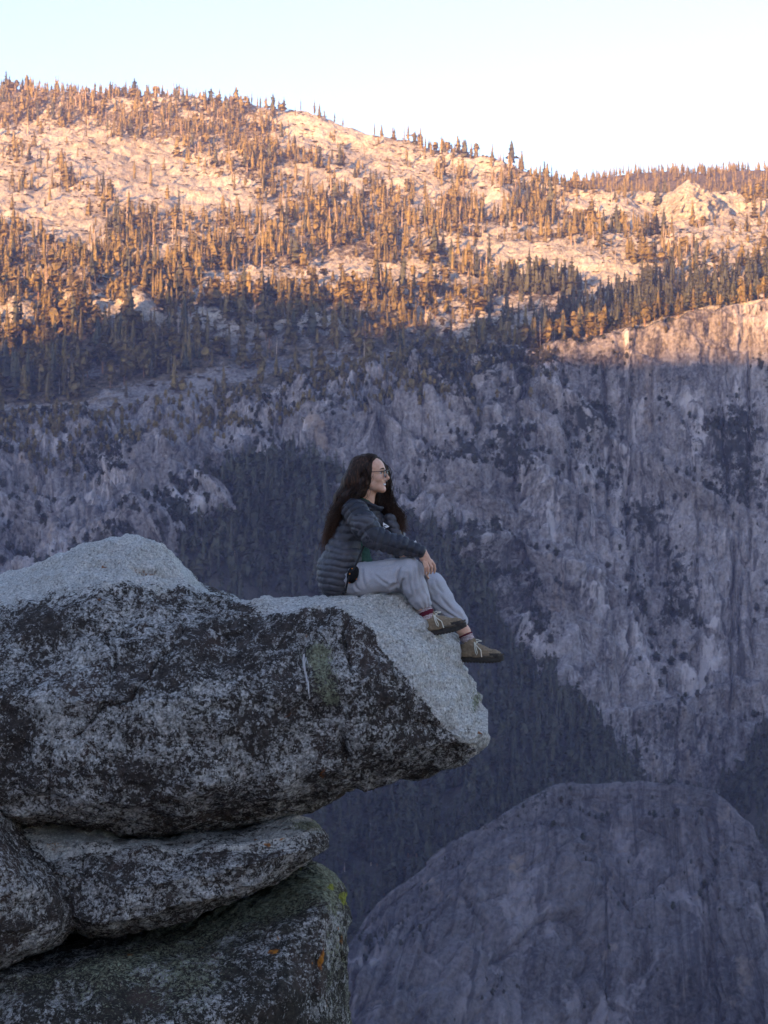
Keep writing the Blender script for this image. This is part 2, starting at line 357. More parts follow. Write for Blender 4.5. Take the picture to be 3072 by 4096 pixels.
# ---- where vegetation grows (0 bare granite .. 1 dense)
PALE = [(470,650,330,95,.18),(760,770,300,70,.3),(1340,560,270,80,.3),(1560,660,180,60,.4),(190,880,290,60,.32),(60,690,150,40,.3),(1060,1120,220,40,.05),(1500,1085,300,48,.05),
        (2150,1030,260,55,.12),(2330,1100,240,60,.1),(1950,800,60,60,.3),(320,1190,110,45,.3),(60,1285,110,40,.3),(2740,770,150,70,0),(2500,850,200,30,.25),(2900,890,150,30,.25),(700,1000,90,25,.2),(1780,980,140,25,.05),(2620,900,200,26,.2),
        (560,1250,80,40,.3),(2960,1010,120,25,.2),(1150,1350,230,18,-.3),(1700,1420,200,20,0),(1000,1640,300,40,-.15),(1000,1480,230,34,-.14),(620,1590,240,55,-.1),(1350,1480,150,26,-.1),(250,1640,300,30,0)]
def veg_at(P):
    px, py = proj(P); v = np.full(len(P), 0.62)
    v += 0.25 * sstep(830, 900, py + 0.05 * (px - 900)) * (1 - sstep(1180, 1250, py)) * (1 - sstep(1800, 2400, px))
    v += 0.30 * (1 - sstep(430, 560, py - 0.12 * px)) * (1 - sstep(1000, 1300, px))
    v += 0.22 * sstep(1200, 1290, py) * (1 - sstep(600, 1100, px))
    v += 0.25 * sstep(2050, 2250, px) * sstep(1080, 1130, py)
    for (cx, cy, rx, ry, sl) in PALE:
        q = ((px - cx) / rx) ** 2 + ((py - cy - sl * (px - cx)) / ry) ** 2
        v -= 0.75 * np.exp(-(q ** 1.4))
    v += fbm(P, (0.02, 0.02, 0.02), 4, 41) * 0.55
    return np.clip(v, 0, 1)
veg = veg_at(flat)
cv = np.clip(0.30 + fbm(flat, (0.016, 0.016, 0.014), 4, 42) * 1.0 + 0.10 * (1 - stp) + (saw < 0.18) * 0.22 * (1 - 0.6 * stp), 0, 1)
veg = veg * (1 - cl) + cv * 0.72 * cl
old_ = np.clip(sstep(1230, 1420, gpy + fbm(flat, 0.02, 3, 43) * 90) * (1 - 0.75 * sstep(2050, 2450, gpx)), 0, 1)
fa = grid_faces(nv, NU)
def sub(f0, f1):
    f = fa[f0 * (NU - 1):f1 * (NU - 1)]; base = f0 * NU; n = (f1 - f0 + 1) * NU
    return flat[base:base + n], f - base, veg[base:base + n], old_[base:base + n]
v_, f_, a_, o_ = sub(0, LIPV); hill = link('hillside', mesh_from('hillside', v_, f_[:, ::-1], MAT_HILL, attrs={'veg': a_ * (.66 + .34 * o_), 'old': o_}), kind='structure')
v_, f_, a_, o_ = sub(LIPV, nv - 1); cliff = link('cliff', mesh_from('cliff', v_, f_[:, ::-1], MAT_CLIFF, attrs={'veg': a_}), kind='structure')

# ---- forested talus slope under the cliff
rows = [row(BASE_Y - 15, BASE_D + 70)]
for t in (0.0, 0.3, 0.6, 1.0):
    rows.append(row(BASE_Y + 12 + t * (3780 - BASE_Y), BASE_D - 4 + t * (1310 - BASE_D)))
rows.append(row(np.full(len(NX), 4700.), np.full(len(NX), 1180.)))
GS = cubic(cubic(np.stack(rows), 160, 0), 220, 1); fs = GS.reshape(-1, 3)
fs[:, 2] += fbm(fs, 0.008, 4, 51) * 22 + fbm(fs, 0.05, 3, 52) * 4
link('forest_slope', mesh_from('forest_slope', fs, grid_faces(160, 220)[:, ::-1], MAT_FLOOR), kind='structure')
# ---- granite dome at the lower right
DX = np.array([900,1100,1250,1350,1420,1500,1600,1750,1900,2100,2250,2400,2550,2700,2800,2870,2985,3015,3080,3220,3450], float)
DY = np.array([5300,4700,4350,4090,3800,3650,3560,3450,3350,3230,3160,3146,3150,3165,3180,3204,3318,3400,3500,3720,4150], float)
DD = np.interp(DX, [900,1350,1900,2400,2800,3060,3400], [1090,1120,1200,1270,1250,1200,1150])
rows = []
for (t, dY) in ((-0.5, 130), (0, 0), (0.05, -30), (0.14, -62), (0.3, -108), (0.55, -165), (0.8, -215), (1.0, -250)):
    r = []
    for a, b_, c in zip(DX, DY, DD):
        if t < 0: r.append(W(a, b_, c) + np.array([0, dY, -95]))
        else: a2 = 2430 + (a - 2430) * (1 + 0.55 * t); r.append(W(a2, b_ + t * (max(4900, b_ + 300) - b_), c + dY))
    rows.append(r)
GD = cubic(cubic(np.array(rows), 420, 0), 420, 1); NDm = grid_normals(GD).reshape(-1, 3); NDm *= np.where(NDm[:, 1:2] > 0, -1, 1)
fd = GD.reshape(-1, 3)
dsu = np.tile(np.linspace(0, 560, 420), 420); dsv = np.repeat(np.linspace(0, 430, 420), 420); fq = np.stack([dsu, np.zeros(len(fd)), dsv], 1)
dd = fbm(fd, (0.012, 0.012, 0.006), 3, 61) * 14 + ridge(fbm(fq, (0.035, 1, 0.009), 4, 62)) * 3.6 + ridge(fbm(fq, (0.11, 1, 0.03), 4, 63)) * 1.8 + ridge(fbm(fd, (0.03, 0.03, 0.06), 4, 66)) * 4 + fbm(fd, 0.3, 2, 64) * 0.9
for sc_, am_, sd_ in (((.022, 1, .012), 11, 83), ((.06, 1, .035), 5.0, 87), ((.16, 1, .10), 2.2, 89)):
    cv1, cd1 = cells(fq + np.stack([fbm(fd, .03, 3, 84), fd[:, 0] * 0, fbm(fd, .03, 3, 85)], 1) * 14, sc_, sd_); dd = dd + (cv1 - .5) * am_ - .3 * am_ * np.exp(-(cd1 / .06) ** 2)
fd += NDm * (dd * (0.12 + 0.88 * sstep(66, 190, dsv + 12 * fbm(fq, (.02, 1, 1), 2, 67))))[:, None] + np.stack([dd * 0, dd * 0, fbm(fd, (0.02, 0.02, 0.02), 5, 68, gain=.62) * 5 * np.exp(-((dsv - 61) / 40) ** 2)], 1)
dveg = np.clip(0.26 + fbm(fd, 0.014, 4, 65) * 0.9 + 0.15 * (np.repeat(np.arange(420), 420) < 120), 0, 1) * 0.6
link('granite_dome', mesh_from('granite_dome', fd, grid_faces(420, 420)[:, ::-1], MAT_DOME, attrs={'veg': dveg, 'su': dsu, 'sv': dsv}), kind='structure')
# ---- far wooded ridge and the rocky knob before it
RX = np.array([1500,1900,2150,2300,2500,2700,2900,3072,3300,3700], float); RY = np.array([860,810,768,752,722,706,703,706,700,700], float)
rows = [[W(a, b_, 3700) + np.array([0, 500, -120]) for a, b_ in zip(RX, RY)], [W(a, b_, 3700) for a, b_ in zip(RX, RY)], [W(a, b_ + 90, 3350) for a, b_ in zip(RX, RY)], [W(a, 960, 2900) for a in RX], [W(a, 1150, 2700) for a in RX]]
GR = cubic(cubic(np.array(rows), 90, 0), 160, 1); fr = GR.reshape(-1, 3); fr[:, 2] += fbm(fr, 0.01, 4, 71) * 10
link('far_ridge', mesh_from('far_ridge', fr, grid_faces(90, 160)[:, ::-1], MAT_HILL, attrs={'veg': np.full(len(fr), 0.75)}), kind='structure')
kn, km = 70, 110
ang = np.linspace(0, 2 * np.pi, km, endpoint=False); rr = np.linspace(0, 1, kn)
apex = W(2742, 726, 2600); foot = W(2742, 890, 2600)
A_, R_ = np.meshgrid(ang, rr); hgt = 0.6 * (1 - R_) + 0.4 * (1 - R_ ** 2)
kx = apex[0] + np.cos(A_) * R_ * (66 + 8 * np.sin(3 * A_)); ky = apex[1] + np.sin(A_) * R_ * 60; kz = foot[2] - 20 + (apex[2] - foot[2] + 20) * hgt
fk = np.stack([kx, ky, kz], -1).reshape(-1, 3)
fk += (ridge(fbm(fk, (0.05, 0.05, 0.04), 4, 72))[:, None] * np.array([11, -12, 7]) + fbm(fk, 0.16, 3, 74)[:, None] * 4) * np.minimum(1, 0.3 + R_.reshape(-1, 1))
link('rocky_knob', mesh_from('rocky_knob', fk, grid_faces(kn, km, True), MAT_HILL, attrs={'veg': np.clip(fbm(fk, 0.03, 3, 73) * 0.8, 0, .45)}), kind='structure')
# ---- valley floor, and the mountain on this side of the valley that shades it
vx = np.linspace(-3100, 3100, 60); vy = np.linspace(-3300, 5900, 80); VX, VY = np.meshgrid(vx, vy)
vz = np.stack([VX, VY, np.full(VX.shape, -640.0)], -1).reshape(-1, 3); vz[:, 2] += fbm(vz, 0.003, 3, 81) * 14
link('valley_floor', mesh_from('valley_floor', vz, grid_faces(80, 60), MAT_FLOOR), kind='structure')
hs = Vector((math.cos(SUN_AZ), -math.sin(SUN_AZ), 0)); ha = Vector((math.sin(SUN_AZ), math.cos(SUN_AZ), 0)); TE = math.tan(SUN_EL)
A0 = -1400.0
SHADE = [(-400,1470,1970),(0,1420,1990),(250,1390,1995),(450,1310,2040),(620,1215,2110),(900,1215,2130),(1300,1235,2130),(1600,1255,2120),(1950,1240,2110),(2250,1150,2170),(2550,1125,2130),(2150,1440,1800),(2650,1400,1775),(2850,1395,1765),(3100,1405,1760),(3600,1420,1750)]
pts = []
for (a, b_, c) in SHADE:
    p = Vector(W(a, b_, c)); s_ = p.dot(hs); al = p.dot(ha); pts.append((s_, p.z + (al - A0) * TE))
pts.sort()
ss_ = np.linspace(-2100, 1300, 341); top = np.interp(ss_, [q[0] for q in pts], [q[1] for q in pts])
top = top + fbm(np.stack([ss_, ss_ * 0, ss_ * 0], 1), 0.02, 4, 91) * 6
for s0_, dp_ in ((-1066, 52), (-1012, 48), (-955, 54)): top = top - dp_ * np.exp(-((ss_ - s0_) / 19.0) ** 2)   # notches in the crest that let shafts of sun through
prof = [(-1100, -1), (-500, 0.35), (-160, 0.82), (0, 1.0), (130, 0.8), (420, 0.3), (700, -1)]
rv = []
for (off, k) in prof:
    for s_, h_ in zip(ss_, top):
        p = hs * float(s_) + ha * (A0 + off)
        z_ = -640 if k < 0 else -640 + (h_ + 640) * k
        rv.append((p.x, p.y, z_))
rv = np.array(rv)
link('near_mountain', mesh_from('near_mountain', rv, grid_faces(len(prof), len(ss_))[:, ::-1], MAT_FLOOR), kind='structure')
# ---- haze
bx = np.array([[x, y, z] for x in (-3200, 3200) for y in (-3450, 6000) for z in (-690, 800)], float)
hz = link('haze', mesh_from('haze', bx, np.array([[0,1,3,2],[4,6,7,5],[0,4,5,1],[2,3,7,6],[0,2,6,4],[1,5,7,3]]), [], smooth=False), kind='stuff')
hm = bpy.data.materials.new('haze'); hm.use_nodes = True; hm.node_tree.nodes.clear()
ho = hm.node_tree.nodes.new('ShaderNodeOutputMaterial'); hv = hm.node_tree.nodes.new('ShaderNodeVolumePrincipled')
hv.inputs['Color'].default_value = (0.66, 0.64, 1.0, 1); hv.inputs['Density'].default_value = HAZE; hv.inputs['Anisotropy'].default_value = 0.2
hm.node_tree.links.new(hv.outputs[0], ho.inputs['Volume']); hz.data.materials.append(hm)
# ================================================================== trees, dead trees, shrubs
def foliage(name, lo, hi):
    t = NT(name); p = t.pos()
    oi = t.n('ShaderNodeObjectInfo').outputs['Random']
    f = t.math('ADD', t.math('MULTIPLY', t.noise(p, 0.25, 3, 0.7), 0.7), t.math('MULTIPLY', t.noise(p, 0.018, 2), 0.45))
    c = t.ramp(f, [(0.4, lo), (0.72, hi)])
    return t.done(c, 0.8)
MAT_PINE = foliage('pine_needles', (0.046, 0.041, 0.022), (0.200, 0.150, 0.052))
MAT_FIR_SHADE = foliage('fir_and_shade_needles', (0.010, 0.013, 0.010), (0.078, 0.082, 0.056))  # fir colour; also painted shade for the belt behind the rim
MAT_DEADN = foliage('dead_wood', (0.20, 0.145, 0.10), (0.36, 0.27, 0.20))
MAT_BARK = flat_mat('pine_bark', (0.20, 0.12, 0.075), 0.95, 0.3, 3)
MAT_SNAG = flat_mat('weathered_wood', (0.42, 0.34, 0.27), 0.9, 0.25, 2)
MAT_SHRUB = foliage('shrub_leaves', (0.07, 0.060, 0.018), (0.17, 0.13, 0.035))
MAT_SHRUBD = foliage('ledge_shrub_leaves', (0.018, 0.022, 0.016), (0.042, 0.043, 0.028))

def trunk_geo(h, r, rng, sides=5):
    z = np.array([-0.06, 0.25, 0.6, 1.0]) * h; rad = np.array([1.15, 0.9, 0.6, 0.12]) * r
    w = rng.normal(0, 0.006 * h, (4, 2)); w[0] = 0
    return tubes([np.stack([w[:, 0], w[:, 1], z], 1)], [rad], sides)
def clump(c, d, L, Wd, droop, rng, n=2):
    """a bough: n crossed, bent leaf sheets"""
    V, T = [], []
    side = np.cross(d, (0, 0, 1)); side /= np.linalg.norm(side) + 1e-9
    for k in range(n):
        tl = rng.uniform(-0.6, 0.6); up = np.array([0, 0, 1.0]); s = side * math.cos(tl) + up * math.sin(tl)
        tip = c + d * L + up * (-droop * L); m = c + d * L * 0.55 + up * rng.uniform(0, 0.12) * L
        b = len(V); V += [c, m + s * Wd, tip, m - s * Wd]; T += [(b, b + 1, b + 2), (b, b + 2, b + 3)]
    return V, T
def crown_geo(kind, h, r, rng, whorls, per):
    V, T = [], []
    for w in range(whorls):
        t = (w + rng.uniform(-.3, .3)) / whorls; t = min(max(t, 0), 1)
        if kind == 'spire': z = h * (0.13 + 0.87 * t); R = r * (1 - t) ** 0.62 * (0.5 + 0.75 * rng.random()) + 0.3
        elif kind == 'thin': z = h * (0.08 + 0.92 * t); R = r * (0.5 + 0.5 * rng.random()) * (1 - t ** 2.5) + 0.2
        else: z = h * (0.32 + 0.68 * t); R = r * (math.sin(math.pi * (0.12 + 0.80 * t)) ** 0.7) * (0.55 + 0.65 * rng.random())
        a0 = rng.uniform(0, 6.28)
        for k in range(per):
            a = a0 + k / per * 6.283 + rng.uniform(-.5, .5); RR = R * rng.uniform(0.6, 1.2)
            if rng.random() < (0.2 if kind == 'round' else 0.08): continue
            dirn = np.array([math.cos(a), math.sin(a), rng.uniform(-.1, .45) if kind == 'round' else rng.uniform(-.25, .1)])
            v, f = clump(np.array([0, 0, z]), dirn, RR, RR * rng.uniform(.38, .6) + 0.3, rng.uniform(.1, .4), rng, 2)
            b = len(V); V += v; T += [tuple(q + b for q in x) for x in f]
    # ragged core that closes the middle of the crown
    zs = np.linspace(.10 if kind != 'round' else .34, .97, 5) * h; b = len(V); m = 5
    for z in zs:
        t = (z / h - .1) / .9; R = {'spire': r * (1 - t) ** .8 * .55, 'thin': r * .5 * (1 - t ** 2.5), 'round': r * .55 * math.sin(math.pi * min(.95, .10 + .85 * (z / h - .32) / .68)) ** .7 if z > .3 * h else .2}[kind] + .12
        for k in range(m): a = k / m * 6.283 + rng.uniform(-.4, .4); q = R * rng.uniform(.6, 1.35); V.append(np.array([math.cos(a) * q, math.sin(a) * q, z + rng.uniform(-.04, .04) * h]))
    for i in range(4):
        for k in range(m): k2 = (k + 1) % m; T += [(b + i * m + k, b + i * m + k2, b + (i + 1) * m + k2), (b + i * m + k, b + (i + 1) * m + k2, b + (i + 1) * m + k)]
    if kind != 'round':
        b = len(V); V += [np.array([0, 0, h * 1.02]), np.array([.35, 0, h * .9]), np.array([-.2, .3, h * .9]), np.array([-.2, -.3, h * .9])]; T += [(b, b+1, b+2), (b, b+2, b+3), (b, b+3, b+1)]
    return np.array(V), np.array(T)
def snag_geo(h, r, rng, limbs):
    P = [np.stack([rng.normal(0, .01, 4) * h * np.array([0, 1, 1, 1]), rng.normal(0, .01, 4) * h * np.array([0, 1, 1, 1]), np.array([-.05, .3, .7, 1.0]) * h], 1)]; R = [np.array([1.1, .85, .55, .18]) * r]
    for k in range(limbs):
        z = h * rng.uniform(.25, .97); a = rng.uniform(0, 6.28); L = h * rng.uniform(.05, .13) * (1.25 - z / h)
        P.append(np.array([[0, 0, z], [math.cos(a) * L, math.sin(a) * L, z + L * rng.uniform(-.5, .3)]])); R.append(np.array([r * .28, r * .1]))
    return tubes(P, R, 3)
prng = np.random.default_rng(17)
PINES = []     # (kind, crown mesh, trunk mesh)
for kind, n in (('spire', 4), ('thin', 3), ('round', 5)):
    for k in range(n):
        h = 1.0 * {'spire': 24, 'thin': 22, 'round': 19}[kind]; r = {'spire': 3.3, 'thin': 1.9, 'round': 3.9}[kind] * prng.uniform(.85, 1.2)
        cv_, ct_ = crown_geo(kind, h, r, prng, 15 if kind != 'round' else 12, 6 if kind != 'round' else 8); tv_, tq_ = trunk_geo(h, 0.42, prng)
        fol = MAT_PINE
        PINES.append((kind, mesh_from('pine_crown', cv_, ct_, fol, smooth=False), mesh_from('pine_trunk', tv_, tq_, MAT_BARK), h))
FIRS = []
for k in range(4):
    cv_, ct_ = crown_geo('spire', 27, prng.uniform(3.6, 4.6), prng, 15, 6); tv_, tq_ = trunk_geo(27, .45, prng)
    FIRS.append(('fir', mesh_from('fir_crown', cv_, ct_, MAT_FIR_SHADE, smooth=False), mesh_from('fir_trunk', tv_, tq_, MAT_BARK), 27))
SNAGS = []
for k in range(6):
    sv_, sq_ = snag_geo(18, .42, prng, 9); SNAGS.append((mesh_from('dead_trunk', sv_, sq_, MAT_SNAG), 18))
# cheap variants for the massed forest
LOW = {'spire': [], 'thin': [], 'round': [], 'dead': [], 'shrub': []}
def tri(q): return np.concatenate([q[:, :3], q[:, [0, 2, 3]]])
for k in range(8):
    LOW['spire'].append(crown_geo('spire', 24, prng.uniform(2.8, 3.8), prng, 8, 4))
    LOW['thin'].append(crown_geo('thin', 22, prng.uniform(1.5, 2.2), prng, 9, 3))
    LOW['round'].append(crown_geo('round', 17, prng.uniform(3.2, 4.4), prng, 7, 6))
    v_, q_ = snag_geo(18, .5, prng, 6); LOW['dead'].append((v_, tri(q_)))
    V, T = [], []
    for j in range(13):
        a = prng.uniform(0, 6.28); e = prng.uniform(0, .8)
        d_ = np.array([math.cos(a) * math.cos(e), math.sin(a) * math.cos(e), math.sin(e) * .8])
        vv, ff = clump(np.array([prng.uniform(-.3, .3), prng.uniform(-.3, .3), .1]), d_, prng.uniform(.7, 1.1), .42, prng.uniform(-.1, .3), prng, 1)
        b_ = len(V); V += vv; T += [tuple(q + b_ for q in x) for x in ff]
    LOW['shrub'].append((np.array(V), np.array(T)))
def stamp(name, variants, pos, hs_, mat, label, rng, wide=None, category=None):
    """one joined mass of many plants"""
    V, T, o = [], [], 0; k = rng.integers(0, len(variants), len(pos)); a = rng.uniform(0, 6.28, len(pos))
    for vi, (v, t) in enumerate(variants):
        m = k == vi
        if not m.any(): continue
        P = pos[m]; s = hs_[m]; w = s if wide is None else wide[m]; ca, sa = np.cos(a[m]), np.sin(a[m])
        x = v[None, :, 0] * w[:, None]; y = v[None, :, 1] * w[:, None]
        vv = np.stack([x * ca[:, None] - y * sa[:, None], x * sa[:, None] + y * ca[:, None], v[None, :, 2] * s[:, None]], -1) + P[:, None]
        n = len(v); tt = t[None] + (np.arange(len(P)) * n)[:, None, None] + o
        V.append(vv.reshape(-1, 3)); T.append(tt.reshape(-1, 3)); o += n * len(P)
    ob = link(name, mesh_from(name, np.concatenate(V), np.concatenate(T), mat, smooth=False), kind='stuff'); ob['label'] = label; ob['category'] = category or 'plants'
    return ob
trng = np.random.default_rng(23)
def scatter(grid_pts, nrow, ncol, n, dens):
    """random points of a sheet, area weighted, kept with probability dens"""
    Gq = grid_pts.reshape(nrow, ncol, 3); e1 = Gq[1:, :-1] - Gq[:-1, :-1]; e2 = Gq[:-1, 1:] - Gq[:-1, :-1]
    ar = np.linalg.norm(np.cross(e1, e2), axis=-1)
    c = Gq[:-1, :-1] + 0.5 * e1 + 0.5 * e2; x, y = proj(c)
    ar = ar * ((x > -150) & (x < 3220) & (y < 4300) & (y > 150)); ar = ar.ravel(); ar /= ar.sum()
    k = trng.choice(len(ar), n, p=ar); u, v = trng.random((2, n))
    r, cc = k // (ncol - 1), k % (ncol - 1)
    P = Gq[r, cc] + u[:, None] * e2[r, cc] + v[:, None] * e1[r, cc]
    return P[trng.random(n) < dens(P)]
hill_pts = flat[3 * PER * 0 + 0:(LIPV + 1) * NU]; hill_rows = LIPV + 1
hp = scatter(hill_pts[PER * NU:], hill_rows - PER, NU, 50000, lambda P: (.012 + np.clip(veg_at(P) - 0.24, 0, 1) ** 1.5 * np.where((proj(P)[1] > 1200) & (proj(P)[0] < 900), 1.2, .8)) * np.clip(.75 + fbm(P, (.035, .035, .035), 3, 80) * 1.3, .12, 1.2))
hx, hy = proj(hp)
u = trng.random(len(hp)); nz = fbm(hp, (0.012, 0.012, 0.012), 3, 77)
dark = (hx > 1950) & (hy > 1120 - 0.02 * (hx - 2000)) & (hy < 1330) & (hp[:, 1] > 1830)  # belt behind the rim: shade put into needle colour by dark firs
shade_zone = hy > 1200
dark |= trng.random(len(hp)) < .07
dead = (~dark) & (u < np.where(hy < 1150, 0.20 + 0.25 * nz, 0.08))
tall = (0.45 + 0.95 * trng.random(len(hp)) ** 1.3) * np.where(hy < 620, 0.9, 1.08) * np.where((hy > 1200) & (hx < 1400), 1.3, 1.0)
small = (~dead) & (trng.random(len(hp)) < 0.22); tall[small] *= 0.5
round_ = (~dead) & (~dark) & (trng.random(len(hp)) < np.where(hp[:, 1] < 2300, 0.45, 0.15))
thin = (~dead) & (~dark) & (~round_) & (trng.random(len(hp)) < 0.42)
spire = ~(dead | dark | round_ | thin)
# --- trees that stand apart: on the skyline, on the rim, lit above the shade
skx = np.sort(trng.uniform(20, 2330, 64)); skx = skx[(skx < 1150) | (trng.random(len(skx)) < 0.85)]
crest = (2 * PER) * NU
def crest_point(px):
    seg = flat[:(4 * PER) * NU].reshape(-1, NU, 3); x, y = proj(seg)
    col = np.argmin(np.abs(x[2 * PER] - px)); j = np.argmin(y[:, col]); return seg[j, col]
sky_trees = [crest_point(p) for p in skx]
EXTRA_BAND = [(1432,1375),(1480,1385),(1610,1345),(1590,1370),(1630,1285),(1720,1300),(1705,1355),(1800,1370),(1740,1420),(1755,1420),(1800,1410),(1840,1408),(1985,1385),(2040,1378),(1640,1235),(1735,1265),(1860,1245),(2010,1310),(830,1320),(850,1330),(1060,1350),(455,1400),(210,1350),(280,1340),(150,1420),(90,1400),(350,1330),(180,1300)]
RIM = [(1395,1500),(1420,1500),(1480,1505),(1575,1498),(1620,1465),(1650,1498),(1690,1490),(2090,1435),(2200,1420),(2385,1345),(2410,1340),(2440,1345),(2470,1340),(2515,1345),(2500,1300),(2580,1300),(2570,1255),(2640,1300),(2665,1290),(2710,1265),(2770,1245),(2825,1190),(2860,1180),(2890,1190),(2960,1200),(3000,1190),(3030,1185),(3055,1200),(2930,1205),(2620,1300),(2350,1352),(2300,1362)]
hgx, hgy = proj(hill_pts)
def ground_at(px, py, near=True):
    q = (hgx - px) ** 2 + (hgy - py) ** 2
    c = np.argsort(q)[:40]; return hill_pts[c[np.argmin(hill_pts[c, 1])]]
indiv = []   # (point, kind, height factor, label, group)
for i, p in enumerate(sky_trees): indiv.append((p, 'any', trng.uniform(.55, 1.0) * (1.0 if skx[i] > 1000 else 0.9), 'orange sunlit conifer standing on the skyline of the granite hill', 'conifers along the hill skyline'))
for (a, b_) in EXTRA_BAND: indiv.append((ground_at(a, b_), 'round' if trng.random() < .6 else 'spire', trng.uniform(.7, 1.25), 'small golden topped pine standing alone in the shaded basin under the sunlit hill', 'lone pines in the shaded basin'))
for (a, b_) in RIM: indiv.append((ground_at(a, b_), 'round' if trng.random() < .7 else 'spire', trng.uniform(.7, 1.25), 'golden sunlit pine rooted at the cliff rim between basin and wall', 'golden pines along the cliff rim'))
# nearest big ones of the forest become things of their own too
order = np.argsort(-(tall * 22 / hp[:, 1]) + 0.004 * trng.random(len(hp)))
order = order[(hx[order] > 5) & (hx[order] < 3067) & (hy[order] > 380)]
live = [i for i in order if not dead[i] and not dark[i]][:100]
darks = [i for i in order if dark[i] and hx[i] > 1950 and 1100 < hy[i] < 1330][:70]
deads = [i for i in order if dead[i]][:160]
own = np.zeros(len(hp), bool); own[live] = own[darks] = own[deads] = True
for i in live:
    lab = ('tall shaded pine in the dense dark forest low on the left slope', 'shaded pines of the left slope') if shade_zone[i] and hx[i] < 1300 else (('shaded pine standing in the basin behind the cliff rim', 'shaded pines behind the rim') if shade_zone[i] else ('tall orange sunlit pine in the forest belt of the granite hill', 'sunlit pines of the hill forest'))
    indiv.append((hp[i], 'round' if round_[i] else ('thin' if thin[i] else 'spire'), tall[i], *lab))
for i in darks: indiv.append((hp[i], 'fir', tall[i], 'fir coloured dark as shade in the shadow belt behind the golden rim at right', 'firs coloured dark as shade behind the golden rim'))
def tree(p, kind, s, label, group, rng):
    pool = FIRS if kind == 'fir' else [x for x in PINES if kind == 'any' and x[0] != 'round' or x[0] == kind]
    k, cm, tm, h = pool[rng.integers(len(pool))]
    nm = 'fir_tree' if kind == 'fir' else 'pine_tree'
    e = bpy.data.objects.new(nm, None); COL.objects.link(e); e.location = (float(p[0]), float(p[1]), float(p[2]) - 0.3)
    e.rotation_euler = (0, 0, float(rng.uniform(0, 6.28))); w = s * float(rng.uniform(.85, 1.2)); e.scale = (w, w, s)
    e.empty_display_size = 0.1
    e['label'] = label; e['category'] = 'tree'; e['group'] = group
    link('crown', cm, e); link('trunk', tm, e); return e
ORD = 'first second third fourth fifth sixth seventh eighth ninth tenth eleventh twelfth thirteenth fourteenth fifteenth sixteenth seventeenth eighteenth nineteenth'.split()
TENS = {2: ('twenty', 'twentieth'), 3: ('thirty', 'thirtieth'), 4: ('forty', 'fortieth'), 5: ('fifty', 'fiftieth'), 6: ('sixty', 'sixtieth')}
def ordinal(n): return ORD[n - 1] if n < 20 else (TENS[n // 10][1] if n % 10 == 0 else TENS[n // 10][0] + '-' + ORD[n % 10 - 1])
ranks = {}
for g_ in ('conifers along the hill skyline', 'golden pines along the cliff rim', 'lone pines in the shaded basin'):
    mem = sorted([i for i, q in enumerate(indiv) if q[4] == g_], key=lambda i: proj(indiv[i][0])[0])
    for r_, i in enumerate(mem): ranks[i] = r_ + 1
for i, (p, k, s, la, gr) in enumerate(indiv):
    if i in ranks:
        size = 'short' if s < .68 else ('tall' if s > .88 else 'middling'); form = {'round': 'round crowned', 'spire': 'narrow', 'thin': 'slender', 'any': 'narrow'}[k]
        la = {'conifers along the hill skyline': f'{size} conifer on the hill skyline, {ordinal(ranks[i])} from the left end', 'golden pines along the cliff rim': f'{size} {form} pine on the cliff rim, {ordinal(ranks[i])} from the left',
              'lone pines in the shaded basin': f'{size} {form} lone pine in the shaded basin, {ordinal(ranks[i])} from the left'}[gr]
    tree(p, k, float(s), la, gr, trng)
for i in deads:
    m, h = SNAGS[trng.integers(len(SNAGS))]; o = link('dead_tree', m); o.location = (float(hp[i, 0]), float(hp[i, 1]), float(hp[i, 2]) - .3)
    s = float(tall[i]); o.scale = (s, s, s * float(trng.uniform(.7, 1.15))); o.rotation_euler = (float(trng.normal(0, .03)), float(trng.normal(0, .03)), float(trng.uniform(0, 6.28)))
    sun_ = not shade_zone[i]
    o['category'] = 'dead tree'; o['label'] = 'bare pale sunlit trunk of a dead conifer on the orange hillside' if sun_ else 'bare grey trunk of a dead conifer in the shaded forest'
    o['group'] = 'dead trees on the sunlit hillside' if sun_ else 'dead trees in the shaded forest'
rest = ~own
def mass(name, var, m, base, mat, label):
    m = m & rest
    if m.any(): stamp(name, LOW[var], hp[m] - np.array([0, 0, .3]), tall[m] * base, mat, label, trng, tall[m] * base * trng.uniform(.85, 2.0, m.sum()), category='trees')
mass('pine_forest', 'spire', spire, 1.0, MAT_PINE, 'mass of conifers covering the granite hillside')
mass('slender_pine_forest', 'thin', thin, 1.0, MAT_PINE, 'mass of slender conifers covering the granite hillside')
mass('open_pine_forest', 'round', round_, 1.0, MAT_PINE, 'mass of round crowned pines low on the granite hillside')
mass('fir_forest', 'spire', dark, 1.1, MAT_FIR_SHADE, 'mass of dark firs, coloured as shade in the shadow belt, also among the hillside pines')
mass('dead_forest', 'dead', dead, 1.0, MAT_DEADN, 'mass of bare dead conifers scattered over the hillside')
# --- the wood thins out over the benches at the top of the cliff
cp_ = scatter(flat[LIPV * NU:(LIPV + 3 * PER) * NU], 3 * PER, NU, 4200, lambda P: np.clip(.75 - (proj(P)[1] - np.interp(proj(P)[0], NX, LIP_Y)) / 330 + fbm(P, .02, 3, 82) * .9, 0, 1) * (1 - .9 * sstep(1500, 2200, proj(P)[0])))
stamp('bench_pines', LOW['round'], cp_ - np.array([0, 0, 1.0]), trng.uniform(.3, .8, len(cp_)), MAT_PINE, 'scattered pines on the granite benches above the cliff', trng, category='trees')
